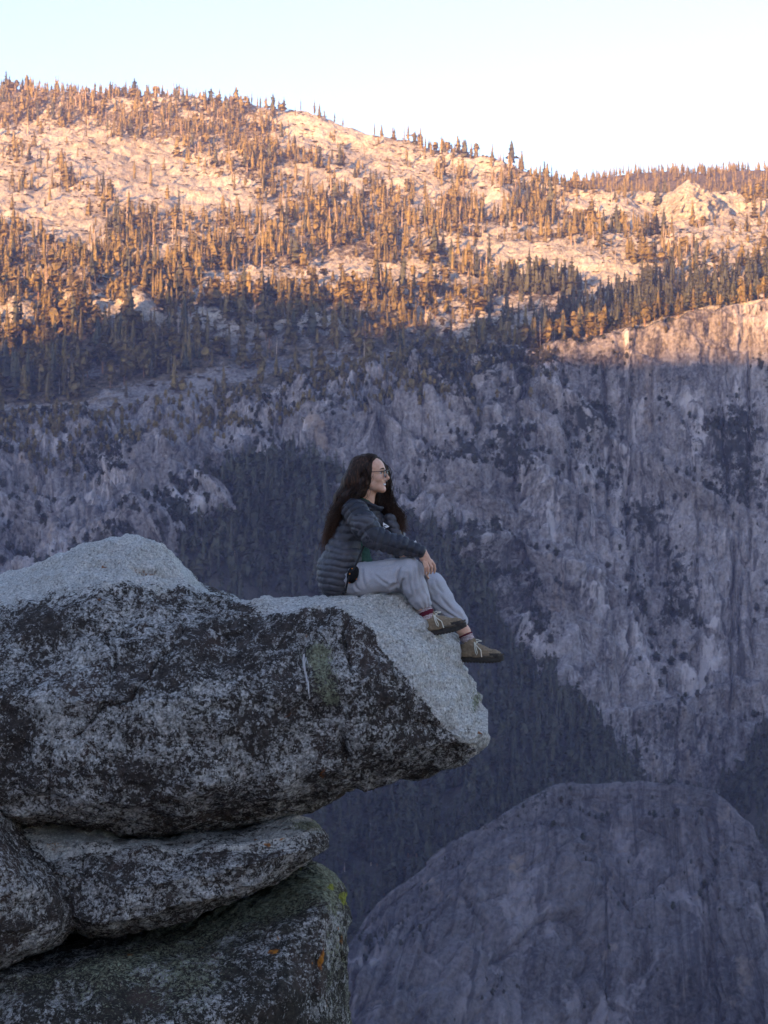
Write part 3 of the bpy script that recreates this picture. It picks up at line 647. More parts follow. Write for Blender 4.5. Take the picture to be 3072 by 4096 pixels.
# --- shrubs on the open granite
sp = scatter(hill_pts[PER * NU:], hill_rows - PER, NU, 30000, lambda P: np.clip(0.30 + fbm(P, (0.025, 0.025, 0.025), 4, 78) * 1.3 + .2 * veg_at(P), 0, 1))
ssz = trng.uniform(.7, 1.9, len(sp)) * trng.choice([.7, 1, 1.6], len(sp)); stamp('hillside_shrubs', LOW['shrub'], sp, ssz, MAT_SHRUB, 'low shrubs dotted over the open granite slope', trng, ssz * trng.uniform(1.1, 2.6, len(sp)), 'shrubs')
cliff_pts = flat[LIPV * NU:]
def ledge_d(P):
    s2 = sstep(1750, 2450, proj(P)[0]); zz_ = P[:, 2] + fbm(P, (0.012, 0.012, 0.004), 3, 25) * 38 + 0.25 * P[:, 0]; z2_ = P[:, 2] + fbm(P, (0.02, 0.02, 0.008), 3, 26) * 22 - 0.35 * P[:, 0]
    on = (((zz_ / 34.0) % 1 < .2) | ((z2_ / 15.0) % 1 < .16)) * 1.0
    return np.clip(0.16 + fbm(P, (0.016, 0.016, 0.014), 4, 42) * 1.2 + 0.14 * (1 - s2), 0, 1) * (1 - .45 * s2) * (.35 + 1.5 * on)
lp = scatter(cliff_pts, len(cliff_pts) // NU, NU, 22000, ledge_d)
lsz = trng.uniform(.8, 2.4, len(lp)) * trng.choice([.6, 1, 1.5], len(lp))
stamp('ledge_shrubs', LOW['round'], lp - np.array([0, 0, 1.6]), lsz * .20, MAT_SHRUBD, 'dark shrubs growing on the ledges of the shaded cliff', trng, lsz * .30, 'shrubs')
rp = scatter(fr[:90 * 160], 90, 160, 5200, lambda P: np.clip(.75 + fbm(P, .02, 3, 88) * .6, 0, 1))
stamp('ridge_forest', LOW['spire'], rp, trng.uniform(.55, 1.05, len(rp)), MAT_PINE, 'dense conifers covering the far ridge behind the rocky knob', trng, category='trees')
dp = scatter(fd, 420, 420, 6000, lambda P: np.clip(0.07 + fbm(P, 0.014, 4, 65) * 0.9 + .8 * (proj(P)[1] < np.interp(proj(P)[0], DX, DY) + 150) * (fbm(P, .03, 2, 69) > .05), 0, 1))
dsz = trng.uniform(.07, .28, len(dp)) * trng.choice([.6, 1, 1.8], len(dp), p=[.5, .4, .1]); stamp('dome_shrubs', LOW['round'], dp - np.array([0, 0, .8]), dsz, MAT_SHRUBD, 'dark shrubs in the cracks of the lower granite dome', trng, dsz * 1.3, 'shrubs')
# --- the dark forest on the talus slope
vp = scatter(fs, 160, 220, 11500, lambda P: np.clip(0.72 + .3 * (proj(P)[0] < 1400) * (proj(P)[1] < 2700) + fbm(P, (0.012, 0.012, 0.012), 4, 79) * 1.3, 0, 1))
vs = trng.uniform(.55, 1.6, len(vp)); vr = trng.random(len(vp)) < .6; vx_, vy_ = proj(vp)
vis = (vx_ > 500) & (vx_ < 3060) & (vy_ > 1960) & (vy_ < 3600)
vord = np.argsort(-vs / vp[:, 1]); vown = np.zeros(len(vp), bool)
pick = [i for i in vord if vis[i] and vx_[i] > 1300 and vy_[i] > 2500][:90]
vown[pick] = True
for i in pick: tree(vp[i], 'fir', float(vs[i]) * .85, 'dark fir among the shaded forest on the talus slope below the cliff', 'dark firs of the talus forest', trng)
stamp('talus_forest', LOW['round'], vp[vr & ~vown], vs[vr & ~vown] * 1.05, MAT_FIR_SHADE, 'dense dark woods filling the shaded talus slope under the cliff', trng, category='trees')
stamp('talus_fir_forest', LOW['spire'], vp[~vr & ~vown], vs[~vr & ~vown] * .95, MAT_FIR_SHADE, 'dense dark firs filling the shaded talus slope under the cliff', trng, category='trees')
for (a, b_, Yd, s) in ((1183, 2400, 1330, .62), (930, 2300, 1400, .75), (1375, 3580, 1170, .9), (1480, 3480, 1180, 1.0)):
    m, h = SNAGS[trng.integers(len(SNAGS))]; o = link('dead_tree', m)
    q = (vx_ - a) ** 2 + (vy_ - b_) ** 2; p = vp[np.argmin(q)]; o.location = tuple(float(x) for x in p); o.scale = (s * 1.4, s * 1.4, s * 1.7)
    o['category'] = 'dead tree'; o['group'] = 'dead trees in the shaded forest'; o['label'] = 'bare grey trunk of a dead conifer in the shaded forest'
# ================================================================== the boulders
def rock_material(name, pale, dark, white_lo=0.56, warm=(0.30, 0.24, 0.17)):
    t = NT(name); p = t.obj()
    cl = t.attr('clean'); mo = t.attr('moss'); ye = t.attr('yellow'); ve = t.attr('vein')
    warp = t.n('ShaderNodeVectorMath', operation='ADD'); t.set(warp.inputs[0], p)
    wn_ = t.n('ShaderNodeTexNoise'); t.set(wn_.inputs['Vector'], p); wn_.inputs['Scale'].default_value = 9; wn_.inputs['Detail'].default_value = 3
    wv = t.n('ShaderNodeVectorMath', operation='SCALE'); t.set(wv.inputs[0], wn_.outputs['Color']); wv.inputs['Scale'].default_value = 0.05
    t.set(warp.inputs[1], wv.outputs[0]); q = warp.outputs[0]
    grain = t.noise(p, 75, 3, 0.7); grain2 = t.noise(p, 32, 3, 0.6); mid = t.noise(p, 6.5, 5, 0.62); big = t.noise(p, 1.6, 4, 0.6)
    # clean granite: salt and pepper
    g = t.ramp(grain, [(0.27, (0.06, 0.06, 0.06)), (0.39, tuple(0.62 * x for x in pale)), (0.55, pale), (0.70, tuple(min(1, 1.35 * x) for x in pale))])
    g = t.mix(t.ss(mid, 0.55, 0.72), g, t.mix(0.45, g, warm))
    g = t.mix(t.math('MULTIPLY', t.ss(grain2, 0.62, 0.70), 0.55), g, (0.10, 0.095, 0.09))
    # dark crust
    dk = t.ramp(t.noise(p, 26, 4, 0.7), [(0.35, tuple(0.5 * x for x in dark)), (0.55, dark), (0.72, tuple(2.4 * x for x in dark))])
    dk = t.mix(t.math('MULTIPLY', t.ss(t.noise(p, 3.2, 4, 0.6), 0.52, 0.66), 0.7), dk, (0.075, 0.052, 0.045))
    # pale lichen rosettes over the crust, at three sizes
    l1 = t.noise(q, 16, 7, 0.74); l2 = t.noise(q, 48, 6, 0.78); l3 = t.noise(q, 2.6, 4, 0.65); l4 = t.noise(q, 85, 3, 0.75)
    lf = t.math('ADD', t.math('MULTIPLY', l1, 0.40), t.math('MULTIPLY', l2, 0.48))
    lf = t.math('ADD', lf, t.math('MULTIPLY', l3, 0.33)); lf = t.math('ADD', lf, t.math('MULTIPLY', l4, 0.22))
    lich = t.ss(lf, white_lo + 0.085, white_lo + 0.13)
    v1 = t.voro(q, 8); lich = t.math('MAXIMUM', lich, t.math('MULTIPLY', t.ss(t.math('ADD', v1, t.math('MULTIPLY', l2, 0.55)), 0.50, 0.40), t.ss(l3, 0.50, 0.58)))
    lc = t.ramp(t.noise(p, 60, 3, 0.6), [(0.32, (0.15, 0.145, 0.14)), (0.5, (0.36, 0.35, 0.34)), (0.66, (0.66, 0.64, 0.62))])
    crust = t.mix(lich, dk, lc)
    cm = t.ss(t.math('ADD', cl, t.math('ADD', t.math('MULTIPLY', t.math('SUBTRACT', l1, 0.5), 1.0), t.math('MULTIPLY', t.math('SUBTRACT', l2, 0.5), 1.2))), 0.44, 0.60)
    col = t.mix(cm, crust, g)
    # green grey lichen, yellow lichen, orange spots, pale vein
    mm = t.ss(t.math('ADD', mo, t.math('ADD', t.math('MULTIPLY', t.math('SUBTRACT', l2, 0.5), 1.7), t.math('MULTIPLY', t.math('SUBTRACT', l4, 0.5), 1.2))), 0.5, 0.62)
    mc = t.ramp(t.noise(p, 48, 4, 0.7), [(0.36, (0.06, 0.055, 0.038)), (0.5, (0.21, 0.215, 0.14)), (0.68, (0.38, 0.41, 0.29))])
    col = t.mix(mm, col, mc)
    ym = t.ss(t.math('ADD', ye, t.math('MULTIPLY', t.math('SUBTRACT', l2, 0.5), 1.6)), 0.5, 0.6)
    col = t.mix(ym, col, t.ramp(t.noise(p, 40, 3), [(0.4, (0.15, 0.15, 0.02)), (0.65, (0.34, 0.36, 0.05))]))
    om = t.math('MULTIPLY', t.ss(t.noise(q, 11, 3, 0.6), 0.70, 0.75), t.ss(t.noise(p, 1.3, 2), 0.52, 0.60))
    om = t.math('MAXIMUM', om, t.ss(t.math('ADD', t.attr('rust'), t.math('MULTIPLY', t.math('SUBTRACT', l2, 0.5), 1.6)), 0.55, 0.66))
    col = t.mix(t.math('MULTIPLY', om, 0.9), col, t.ramp(t.noise(p, 30, 2), [(0.4, (0.16, 0.045, 0.012)), (0.65, (0.50, 0.19, 0.02))]))
    col = t.mix(t.ss(ve, 0.4, 0.7), col, (0.74, 0.73, 0.72))
    h = t.math('ADD', t.math('MULTIPLY', l1, 1.0), t.math('MULTIPLY', l2, 0.5)); h = t.math('ADD', h, t.math('MULTIPLY', grain, 0.14)); h = t.math('ADD', h, t.math('MULTIPLY', lich, 0.10))
    return t.done(col, 0.92, t.bump(h, 0.035, 0.9))
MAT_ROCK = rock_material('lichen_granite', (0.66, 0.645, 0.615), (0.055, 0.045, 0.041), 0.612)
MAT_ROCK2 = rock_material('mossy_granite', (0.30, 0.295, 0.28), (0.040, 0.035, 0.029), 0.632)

def loft_rock(name, stations, nu, ns, mat, seed, amp=1.0, attr_fn=None, sharp=0.35, **props):
    """stations: list of (photo column, [(photo row, distance) ...]) closed sections"""
    C = np.array([[W(px, a, b) for a, b in sec] for px, sec in stations])       # station x point x 3
    A_ = cubic(C, ns, 1, closed=True, tension=0.42); L_ = C.shape[1]
    tt = np.arange(ns) / ns * L_; i0 = np.floor(tt).astype(int) % L_; f = (tt % 1)[None, :, None]
    lin = C[:, i0] * (1 - f) + C[:, (i0 + 1) % L_] * f
    S = A_ * (1 - sharp) + lin * sharp
    G_ = cubic(S, nu, 0, tension=0.5)
    Gw = np.concatenate([G_[:, -1:], G_, G_[:, :1]], 1); N = grid_normals(Gw)[:, 1:-1].reshape(-1, 3)
    P = G_.reshape(-1, 3); cen = G_.mean(1, keepdims=True).repeat(ns, 1).reshape(-1, 3)
    if ((P - cen) * N).sum() < 0: N = -N
    ax, ay = proj(P)
    d = fbm(P, 1.1, 3, seed) * 0.085 + fbm(P, 3.6, 4, seed + 1) * 0.040 - np.abs(fbm(P, (2.2, 2.2, 3.4), 4, seed + 2)) * 0.075 + 0.02
    d += fbm(P, 11, 4, seed + 3) * 0.020 + fbm(P, 45, 2, seed + 4) * 0.006
    cv1, cd1 = cells(P + np.stack([fbm(P, 2.5, 2, seed + 20 + k) for k in range(3)], 1) * .16, (1.9, 1.9, 2.6), seed + 9); d += (cv1 - .5) * .030 * sstep(0, .1, cd1)
    cv1, cd1 = cells(P + np.stack([fbm(P, 8, 2, seed + 30 + k) for k in range(3)], 1) * .05, (6.5, 6.5, 9), seed + 13); d += (cv1 - .5) * .010
    ck = np.abs(fbm(P, (1.3, 1.3, 0.7), 4, seed + 5)); d -= 0.03 * np.exp(-(ck / 0.012) ** 2) * sstep(0.0, .3, fbm(P, 1.5, 2, seed + 6))
    edge = np.minimum(1, np.minimum(np.arange(nu)[:, None], nu - 1 - np.arange(nu)[:, None]) / (0.03 * nu)).repeat(ns, 1).ravel()
    att = {}
    if attr_fn: att, extra = attr_fn(P, N, ax, ay); d = d + extra
    P = P + N * (d * amp * edge)[:, None]
    q = grid_faces(nu, ns, True)
    caps = [np.array([np.arange(ns)[::-1]]), np.array([np.arange(ns) + (nu - 1) * ns])]
    V = np.concatenate([P, G_[0].mean(0)[None], G_[-1].mean(0)[None]]); k = np.arange(ns); k2 = (k + 1) % ns
    tri_ = np.concatenate([np.stack([np.full(ns, nu * ns), k2, k], 1), np.stack([np.full(ns, nu * ns + 1), (nu - 1) * ns + k, (nu - 1) * ns + k2], 1)])
    if np.linalg.det(np.stack([G_[nu//2+1, 0] - G_[nu//2, 0], G_[nu//2, 1] - G_[nu//2, 0], N.reshape(nu, ns, 3)[nu//2, 0]])) < 0: q = q[:, ::-1]; tri_ = tri_[:, ::-1]
    for k_ in list(att): att[k_] = np.concatenate([att[k_], [0, 0]])
    return link(name, mesh_from(name, V, [q, tri_], mat, attrs=att), **props)

def ell(ax, ay, cx, cy, rx, ry, sl=0.0):
    return np.exp(-((((ax - cx) / rx) ** 2 + ((ay - cy - sl * (ax - cx)) / ry) ** 2) ** 1.5))
def main_attr(P, N, ax, ay):
    up = N[:, 2]
    bx = [-700, 0, 200, 430, 600, 760, 900, 1000, 1150, 1300, 1400, 1500, 1600, 1700, 1800, 1900, 1960]
    by = [2500, 2420, 2390, 2400, 2370, 2345, 2380, 2440, 2455, 2440, 2475, 2560, 2690, 2800, 2900, 2985, 3010]
    edge = np.interp(ax, bx, by)
    n = fbm(P, 1.7, 4, 301)
    cl = 0.5 - (ay - edge) / np.interp(ax, [900, 1350], [190, 95]) + n * np.interp(ax, [900, 1400], [.5, .28])
    cl -= 0.35 * ell(ax, ay, 1640, 2610, 120, 130) * 0
    cl += 0.25 * sstep(0.6, 1.0, up)
    stripe = np.abs(ay - (edge - 30 + 0 * ax)) ; cl += 0.55 * np.exp(-((ay - np.interp(ax, [1500, 1700, 1850, 1900], [2560, 2770, 2950, 2990])) / 42) ** 2) * (ax > 1500)
    cl -= 0.8 * ell(ax, ay, 1905, 2850, 60, 95) + 0.5 * ell(ax, ay, 830, 2440, 150, 55, .25)
    moss = 0.50 * ell(ax, ay, 1265, 2640, 75, 60) + 0.48 * ell(ax, ay, 1300, 2740, 75, 75) + 0.25 * ell(ax, ay, 1290, 2600, 60, 50) + 0.6 * ell(ax, ay, 1925, 2800, 25, 60) + 0.10 + 0.3 * ell(ax, ay, 1330, 2800, 40, 40)
    wx = np.interp(ay, [2605, 2640, 2700, 2740, 2795], [1218, 1213, 1222, 1228, 1236]) + 2.2 * fbm(P, 20, 2, 302)
    wd = np.interp(ay, [2605, 2640, 2700, 2795], [3.5, 6.5, 4.5, 3.5])
    vein = np.exp(-((ax - wx) / wd) ** 2) * (ay > 2612) * (ay < 2795) * (np.abs(N[:, 1]) > .3)
    w2 = np.interp(ay, [2630, 2660, 2680], [1222, 1230, 1246]); vein = np.maximum(vein, 0.9 * np.exp(-((ax - w2) / 4) ** 2) * (ay > 2628) * (ay < 2682))
    rust = 0.7 * ell(ax, ay, 1228, 2548, 14, 9) + 0.6 * ell(ax, ay, 1290, 3090, 20, 40) + 0.75 * ell(ax, ay, 415, 2275, 16, 12) + 0.7 * ell(ax, ay, 400, 2415, 18, 8) + .6 * ell(ax, ay, 590, 2285, 70, 8, .1) + 0.1 * fbm(P, 2, 2, 303)
    front = N[:, 1] < -0.2
    ex = -0.05 * np.exp(-((ax - (1355 + 0.25 * (ay - 2900))) / 14) ** 2) * ell(ax, ay, 1370, 3000, 60, 90)
    ex = ex - 0.04 * ell(ax, ay, 590, 2290, 75, 9, .1) - 0.03 * ell(ax, ay, 1215, 2660, 16, 140)
    low = sstep(3040, 3180, ay - 0.0 * ax); ex = ex - 0.03 * low * np.abs(fbm(P, 5, 3, 304))
    ex = ex * 1.0 + 0.028 * fbm(P, (1.4, 5, 5), 3, 305) * sstep(3000, 3120, ay)
    return dict(clean=cl, moss=moss, yellow=np.zeros(len(ax)), vein=vein, rust=rust), ex
def sec(c, b, m, l, B, back=(12.9, 13.4)):
    (c0, c1), (b0, b1), (m0, m1), (l0, l1), (B0, B1) = c, b, m, l, B
    return [(c0, c1), (0.5 * (c0 + b0), 0.5 * (c1 + b1) - 0.02), (b0, b1), (m0, m1), (l0, l1), (B0, B1), (B0 - 40, back[0]), (0.5 * (c0 + B0), back[1]), (c0 + 25, back[0])]
MAIN = [
 (-800, sec((2500,12.0),(2620,11.2),(2850,10.9),(3080,10.9),(3180,11.3))),
 (-350, sec((2405,12.0),(2560,11.2),(2830,10.85),(3110,10.8),(3190,11.2))),
 (-100, sec((2345,11.95),(2510,11.15),(2820,10.75),(3120,10.75),(3200,11.15))),
 (60, sec((2288,11.9),(2480,11.1),(2800,10.7),(3180,10.75),(3262,11.1))),
 (200, sec((2233,11.8),(2450,11.1),(2800,10.65),(3200,10.7),(3275,11.1))),
 (340, sec((2186,11.75),(2430,11.1),(2800,10.6),(3205,10.7),(3295,11.15))),
 (480, sec((2170,11.7),(2420,11.1),(2800,10.6),(3205,10.7),(3305,11.2))),
 (590, sec((2185,11.65),(2420,11.1),(2800,10.6),(3205,10.7),(3308,11.2))),
 (650, sec((2215,11.65),(2425,11.1),(2800,10.6),(3203,10.7),(3308,11.2))),
 (720, sec((2285,11.6),(2430,11.12),(2800,10.6),(3200,10.7),(3305,11.2))),
 (800, sec((2352,11.55),(2450,11.15),(2800,10.62),(3190,10.72),(3298,11.25))),
 (890, sec((2392,11.45),(2470,11.15),(2790,10.65),(3180,10.75),(3288,11.3))),
 (980, sec((2412,11.4),(2485,11.1),(2780,10.7),(3165,10.8),(3280,11.3))),
 (1110, sec((2398,11.4),(2485,11.05),(2770,10.75),(3135,10.82),(3262,11.3))),
 (1300, sec((2384,11.38),(2460,11.02),(2760,10.8),(3095,10.88),(3222,11.3))),
 (1450, sec((2376,11.36),(2490,11.0),(2760,10.82),(3065,10.9),(3178,11.3))),
 (1590, sec((2376,11.36),(2630,10.98),(2800,10.88),(3050,10.95),(3142,11.3))),
 (1670, sec((2402,11.38),(2710,10.98),(2840,10.92),(3035,11.0),(3122,11.3),(12.6, 13.0))),
 (1730, sec((2478,11.40),(2770,11.0),(2890,10.96),(3025,11.02),(3104,11.3),(12.3, 12.6))),
 (1800, sec((2560,11.42),(2840,11.03),(2930,11.0),(3018,11.06),(3088,11.3),(12.0, 12.3))),
 (1860, sec((2650,11.42),(2895,11.08),(2955,11.06),(3008,11.1),(3062,11.3),(11.8, 12.0))),
 (1905, sec((2725,11.42),(2925,11.14),(2960,11.13),(2992,11.15),(3030,11.3),(11.7, 11.8))),
 (1938, sec((2785,11.42),(2930,11.22),(2950,11.22),(2972,11.23),(2998,11.3),(11.6, 11.65))),
 (1952, sec((2840,11.42),(2915,11.3),(2925,11.3),(2935,11.3),(2950,11.34),(11.5, 11.55))),
]
rock_main = loft_rock('boulder', MAIN, 860, 420, MAT_ROCK, 401, 1.0, main_attr, sharp=.5, label='big overhanging granite boulder with pale top and dark lichen face', category='boulder', group='stacked boulders of the overlook')
def slab_attr(P, N, ax, ay):
    cl = 0.05 + 0.5 * sstep(.3, .9, N[:, 2]) * (ay < 3400) + 0.45 * fbm(P, 1.9, 3, 311) + 0.5 * ell(ax, ay, 330, 3320, 130, 30)
    moss = 0.22 + 0.5 * ell(ax, ay, 1240, 3300, 90, 25) + .35 * ell(ax, ay, 150, 3300, 90, 20)
    rust = .75 * ell(ax, ay, 1070, 3365, 22, 10) + .7 * ell(ax, ay, 1130, 3345, 16, 8) + .8 * ell(ax, ay, 1020, 3340, 12, 10) + .55 * ell(ax, ay, 210, 3350, 60, 20) + .5 * ell(ax, ay, 150, 3395, 8, 8)
    ye = .7 * ell(ax, ay, 150, 3292, 14, 6)
    z = np.zeros(len(ax))
    return dict(clean=cl, moss=moss, yellow=ye, vein=z, rust=rust), z
SLAB = [
 (60, sec((3310,11.5),(3330,11.2),(3370,11.1),(3430,11.1),(3470,11.3),(12.4,12.6))),
 (110, sec((3296,11.6),(3330,11.1),(3400,10.95),(3500,10.95),(3560,11.2),(12.6,13))),
 (200, sec((3290,11.6),(3350,11.05),(3470,10.85),(3620,10.85),(3690,11.1),(12.6,13))),
 (320, sec((3288,11.6),(3365,11.0),(3500,10.8),(3680,10.78),(3735,11.05),(12.6,13))),
 (410, sec((3300,11.6),(3375,10.98),(3520,10.75),(3690,10.75),(3742,11.05),(12.6,13))),
 (480, sec((3345,11.5),(3400,10.95),(3540,10.72),(3680,10.75),(3735,11.05),(12.6,13))),
 (620, sec((3355,11.4),(3400,10.9),(3530,10.7),(3655,10.75),(3715,11.05),(12.6,13))),
 (800, sec((3330,11.4),(3385,10.9),(3500,10.72),(3610,10.75),(3665,11.05),(12.6,13))),
 (1000, sec((3300,11.4),(3360,10.92),(3455,10.78),(3545,10.82),(3590,11.05),(12.6,12.8))),
 (1130, sec((3272,11.4),(3340,10.98),(3420,10.85),(3485,10.9),(3515,11.1),(12.2,12.4))),
 (1230, sec((3272,11.4),(3335,11.05),(3395,10.95),(3430,11.0),(3450,11.15),(11.9,12.1))),
 (1290, sec((3298,11.38),(3345,11.15),(3378,11.08),(3398,11.1),(3412,11.2),(11.7,11.9))),
 (1316, sec((3340,11.35),(3358,11.22),(3370,11.2),(3382,11.2),(3392,11.25),(11.5,11.6))),
]
loft_rock('boulder', SLAB, 620, 300, MAT_ROCK, 431, .8, slab_attr, sharp=.8, label='flat granite slab wedged under the overhanging boulder, pointing right', category='boulder', group='stacked boulders of the overlook')
def left_attr(P, N, ax, ay):
    z = np.zeros(len(ax)); return dict(clean=0.12 + .5 * fbm(P, 1.7, 3, 321), moss=z + .12, yellow=z, vein=z, rust=.4 * ell(ax, ay, 200, 3570, 20, 14)), z
LEFT = [
 (-800, sec((3050,11.6),(3150,11.0),(3450,10.5),(3700,10.5),(3900,10.9),(12.6,13))),
 (-300, sec((3100,11.5),(3190,10.9),(3450,10.4),(3720,10.4),(3880,10.8),(12.6,13))),
 (-60, sec((3130,11.4),(3220,10.85),(3460,10.4),(3740,10.4),(3868,10.75),(12.4,12.8))),
 (30, sec((3215,11.3),(3300,10.85),(3500,10.42),(3740,10.42),(3852,10.75),(12.2,12.6))),
 (90, sec((3325,11.2),(3400,10.85),(3540,10.48),(3725,10.46),(3835,10.75),(12.0,12.4))),
 (160, sec((3400,11.15),(3460,10.85),(3570,10.55),(3715,10.54),(3808,10.78),(11.8,12.1))),
 (230, sec((3462,11.1),(3520,10.88),(3600,10.66),(3700,10.65),(3772,10.82),(11.6,11.8))),
 (285, sec((3540,11.05),(3575,10.92),(3620,10.8),(3680,10.78),(3720,10.88),(11.4,11.5))),
 (312, sec((3595,11.0),(3612,10.95),(3632,10.92),(3650,10.92),(3664,10.95),(11.2,11.2))),
]
loft_rock('boulder', LEFT, 420, 300, MAT_ROCK, 451, .85, left_attr, sharp=.45, label='rounded dark boulder at the left edge beside the wedged slab', category='boulder', group='stacked boulders of the overlook')
def low_attr(P, N, ax, ay):
    z = np.zeros(len(ax)); n = fbm(P, 1.6, 4, 331)
    moss = .14 + .35 * n + .42 * ell(ax, ay, 900, 3640, 500, 90, -.35) + .3 * sstep(1200, 1350, ax) + .2 * sstep(0.3, .9, N[:, 2])
    ye = .9 * ell(ax, ay, 1322, 3555, 18, 16) + .85 * ell(ax, ay, 1368, 3600, 14, 50) + .55 * ell(ax, ay, 1195, 3480, 30, 14)
    rust = .85 * ell(ax, ay, 1095, 3808, 32, 13) + .8 * ell(ax, ay, 1312, 3830, 9, 75) + .6 * ell(ax, ay, 520, 3830, 30, 9) + .55 * ell(ax, ay, 1255, 3850, 10, 14) + .6 * ell(ax, ay, 1376, 3760, 7, 40) + .55 * ell(ax, ay, 1330, 4010, 10, 30) + .5 * ell(ax, ay, 880, 3890, 10, 14) + .5 * ell(ax, ay, 800, 3775, 30, 10)
    ex = .05 * np.exp(-((ax - 1305) / 18) ** 2) * (ay > 3680) * 0 - .06 * ell(ax, ay, 1290, 3900, 14, 200)
    return dict(clean=.05 + .5 * n + .3 * sstep(1310, 1370, ax) * (ay > 3700), moss=moss, yellow=ye, vein=z, rust=rust), ex
LOW_B = [
 (-900, sec((3950,12.2),(4050,10.8),(4400,10.4),(5200,10.5),(5600,11.2),(13,13.5))),
 (-300, sec((3880,12.2),(3960,10.8),(4300,10.35),(5200,10.45),(5600,11.2),(13,13.5))),
 (100, sec((3800,12.2),(3910,10.75),(4200,10.3),(5200,10.4),(5600,11.2),(13,13.5))),
 (400, sec((3705,12.2),(3870,10.75),(4150,10.3),(5200,10.4),(5600,11.2),(13,13.5))),
 (700, sec((3625,12.1),(3840,10.75),(4100,10.35),(5200,10.4),(5600,11.2),(13,13.5))),
 (950, sec((3545,12.0),(3770,10.8),(4050,10.4),(5200,10.5),(5600,11.2),(13,13.5))),
 (1120, sec((3480,11.9),(3720,10.85),(4000,10.5),(5200,10.6),(5600,11.2),(12.9,13.4))),
 (1220, sec((3468,11.8),(3680,10.9),(3980,10.6),(5200,10.7),(5600,11.2),(12.8,13.2))),
 (1300, sec((3505,11.7),(3650,10.95),(3960,10.75),(5200,10.8),(5550,11.2),(12.7,13))),
 (1350, sec((3555,11.6),(3680,11.05),(3960,10.98),(5000,11.0),(5400,11.25),(12.5,12.8))),
 (1378, sec((3620,11.5),(3720,11.2),(3900,11.18),(4300,11.2),(4700,11.3),(12.2,12.4))),
 (1386, sec((3720,11.45),(3760,11.35),(3820,11.33),(3900,11.33),(3960,11.38),(11.8,11.9))),
]
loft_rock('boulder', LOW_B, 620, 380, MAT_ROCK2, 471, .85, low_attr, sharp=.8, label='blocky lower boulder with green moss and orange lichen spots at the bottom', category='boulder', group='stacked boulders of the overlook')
# outcrop behind and under the stack, mostly out of view
def plain(P, N, ax, ay):
    z = np.zeros(len(ax)); return dict(clean=z + .1, moss=z + .2, yellow=z, vein=z, rust=z), z
BACK = [(px, sec((3230 + k,12.6),(3300,12.3),(3500,12.2),(3900,12.1),(5200,12.2),(15,16))) for px, k in ((-1200, 0), (-300, 10), (300, 30), (700, 60), (950, 120), (1050, 300))]
loft_rock('rock_outcrop', BACK, 90, 90, MAT_ROCK2, 491, 1.5, plain, kind='structure')
zz_ = np.array([-4.6, -30, -120, -320, -640]); ra = np.linspace(0, 2 * np.pi, 48, endpoint=False); pv = []
for z_, g_ in zip(zz_, (1, 1.4, 3, 9, 25)):
    for a_ in ra: pv.append((-7 + math.cos(a_) * 8 * g_, 9.5 - 4 * (g_ - 1) + math.sin(a_) * 4.6 * g_, z_))
pv = np.array(pv); pv += fbm(pv, 0.05, 3, 495)[:, None] * np.array([2, 2, 0]) * np.repeat([0.2, 1, 2, 4, 6], 48)[:, None]
link('rock_pillar', mesh_from('rock_pillar', np.concatenate([pv, [[-7, 9.5, -4.6]]]), [grid_faces(5, 48, True)[:, ::-1], np.stack([np.arange(48), (np.arange(48) + 1) % 48, np.full(48, 240)], 1)], MAT_CLIFF, attrs={'veg': np.full(241, .2)}), kind='structure')
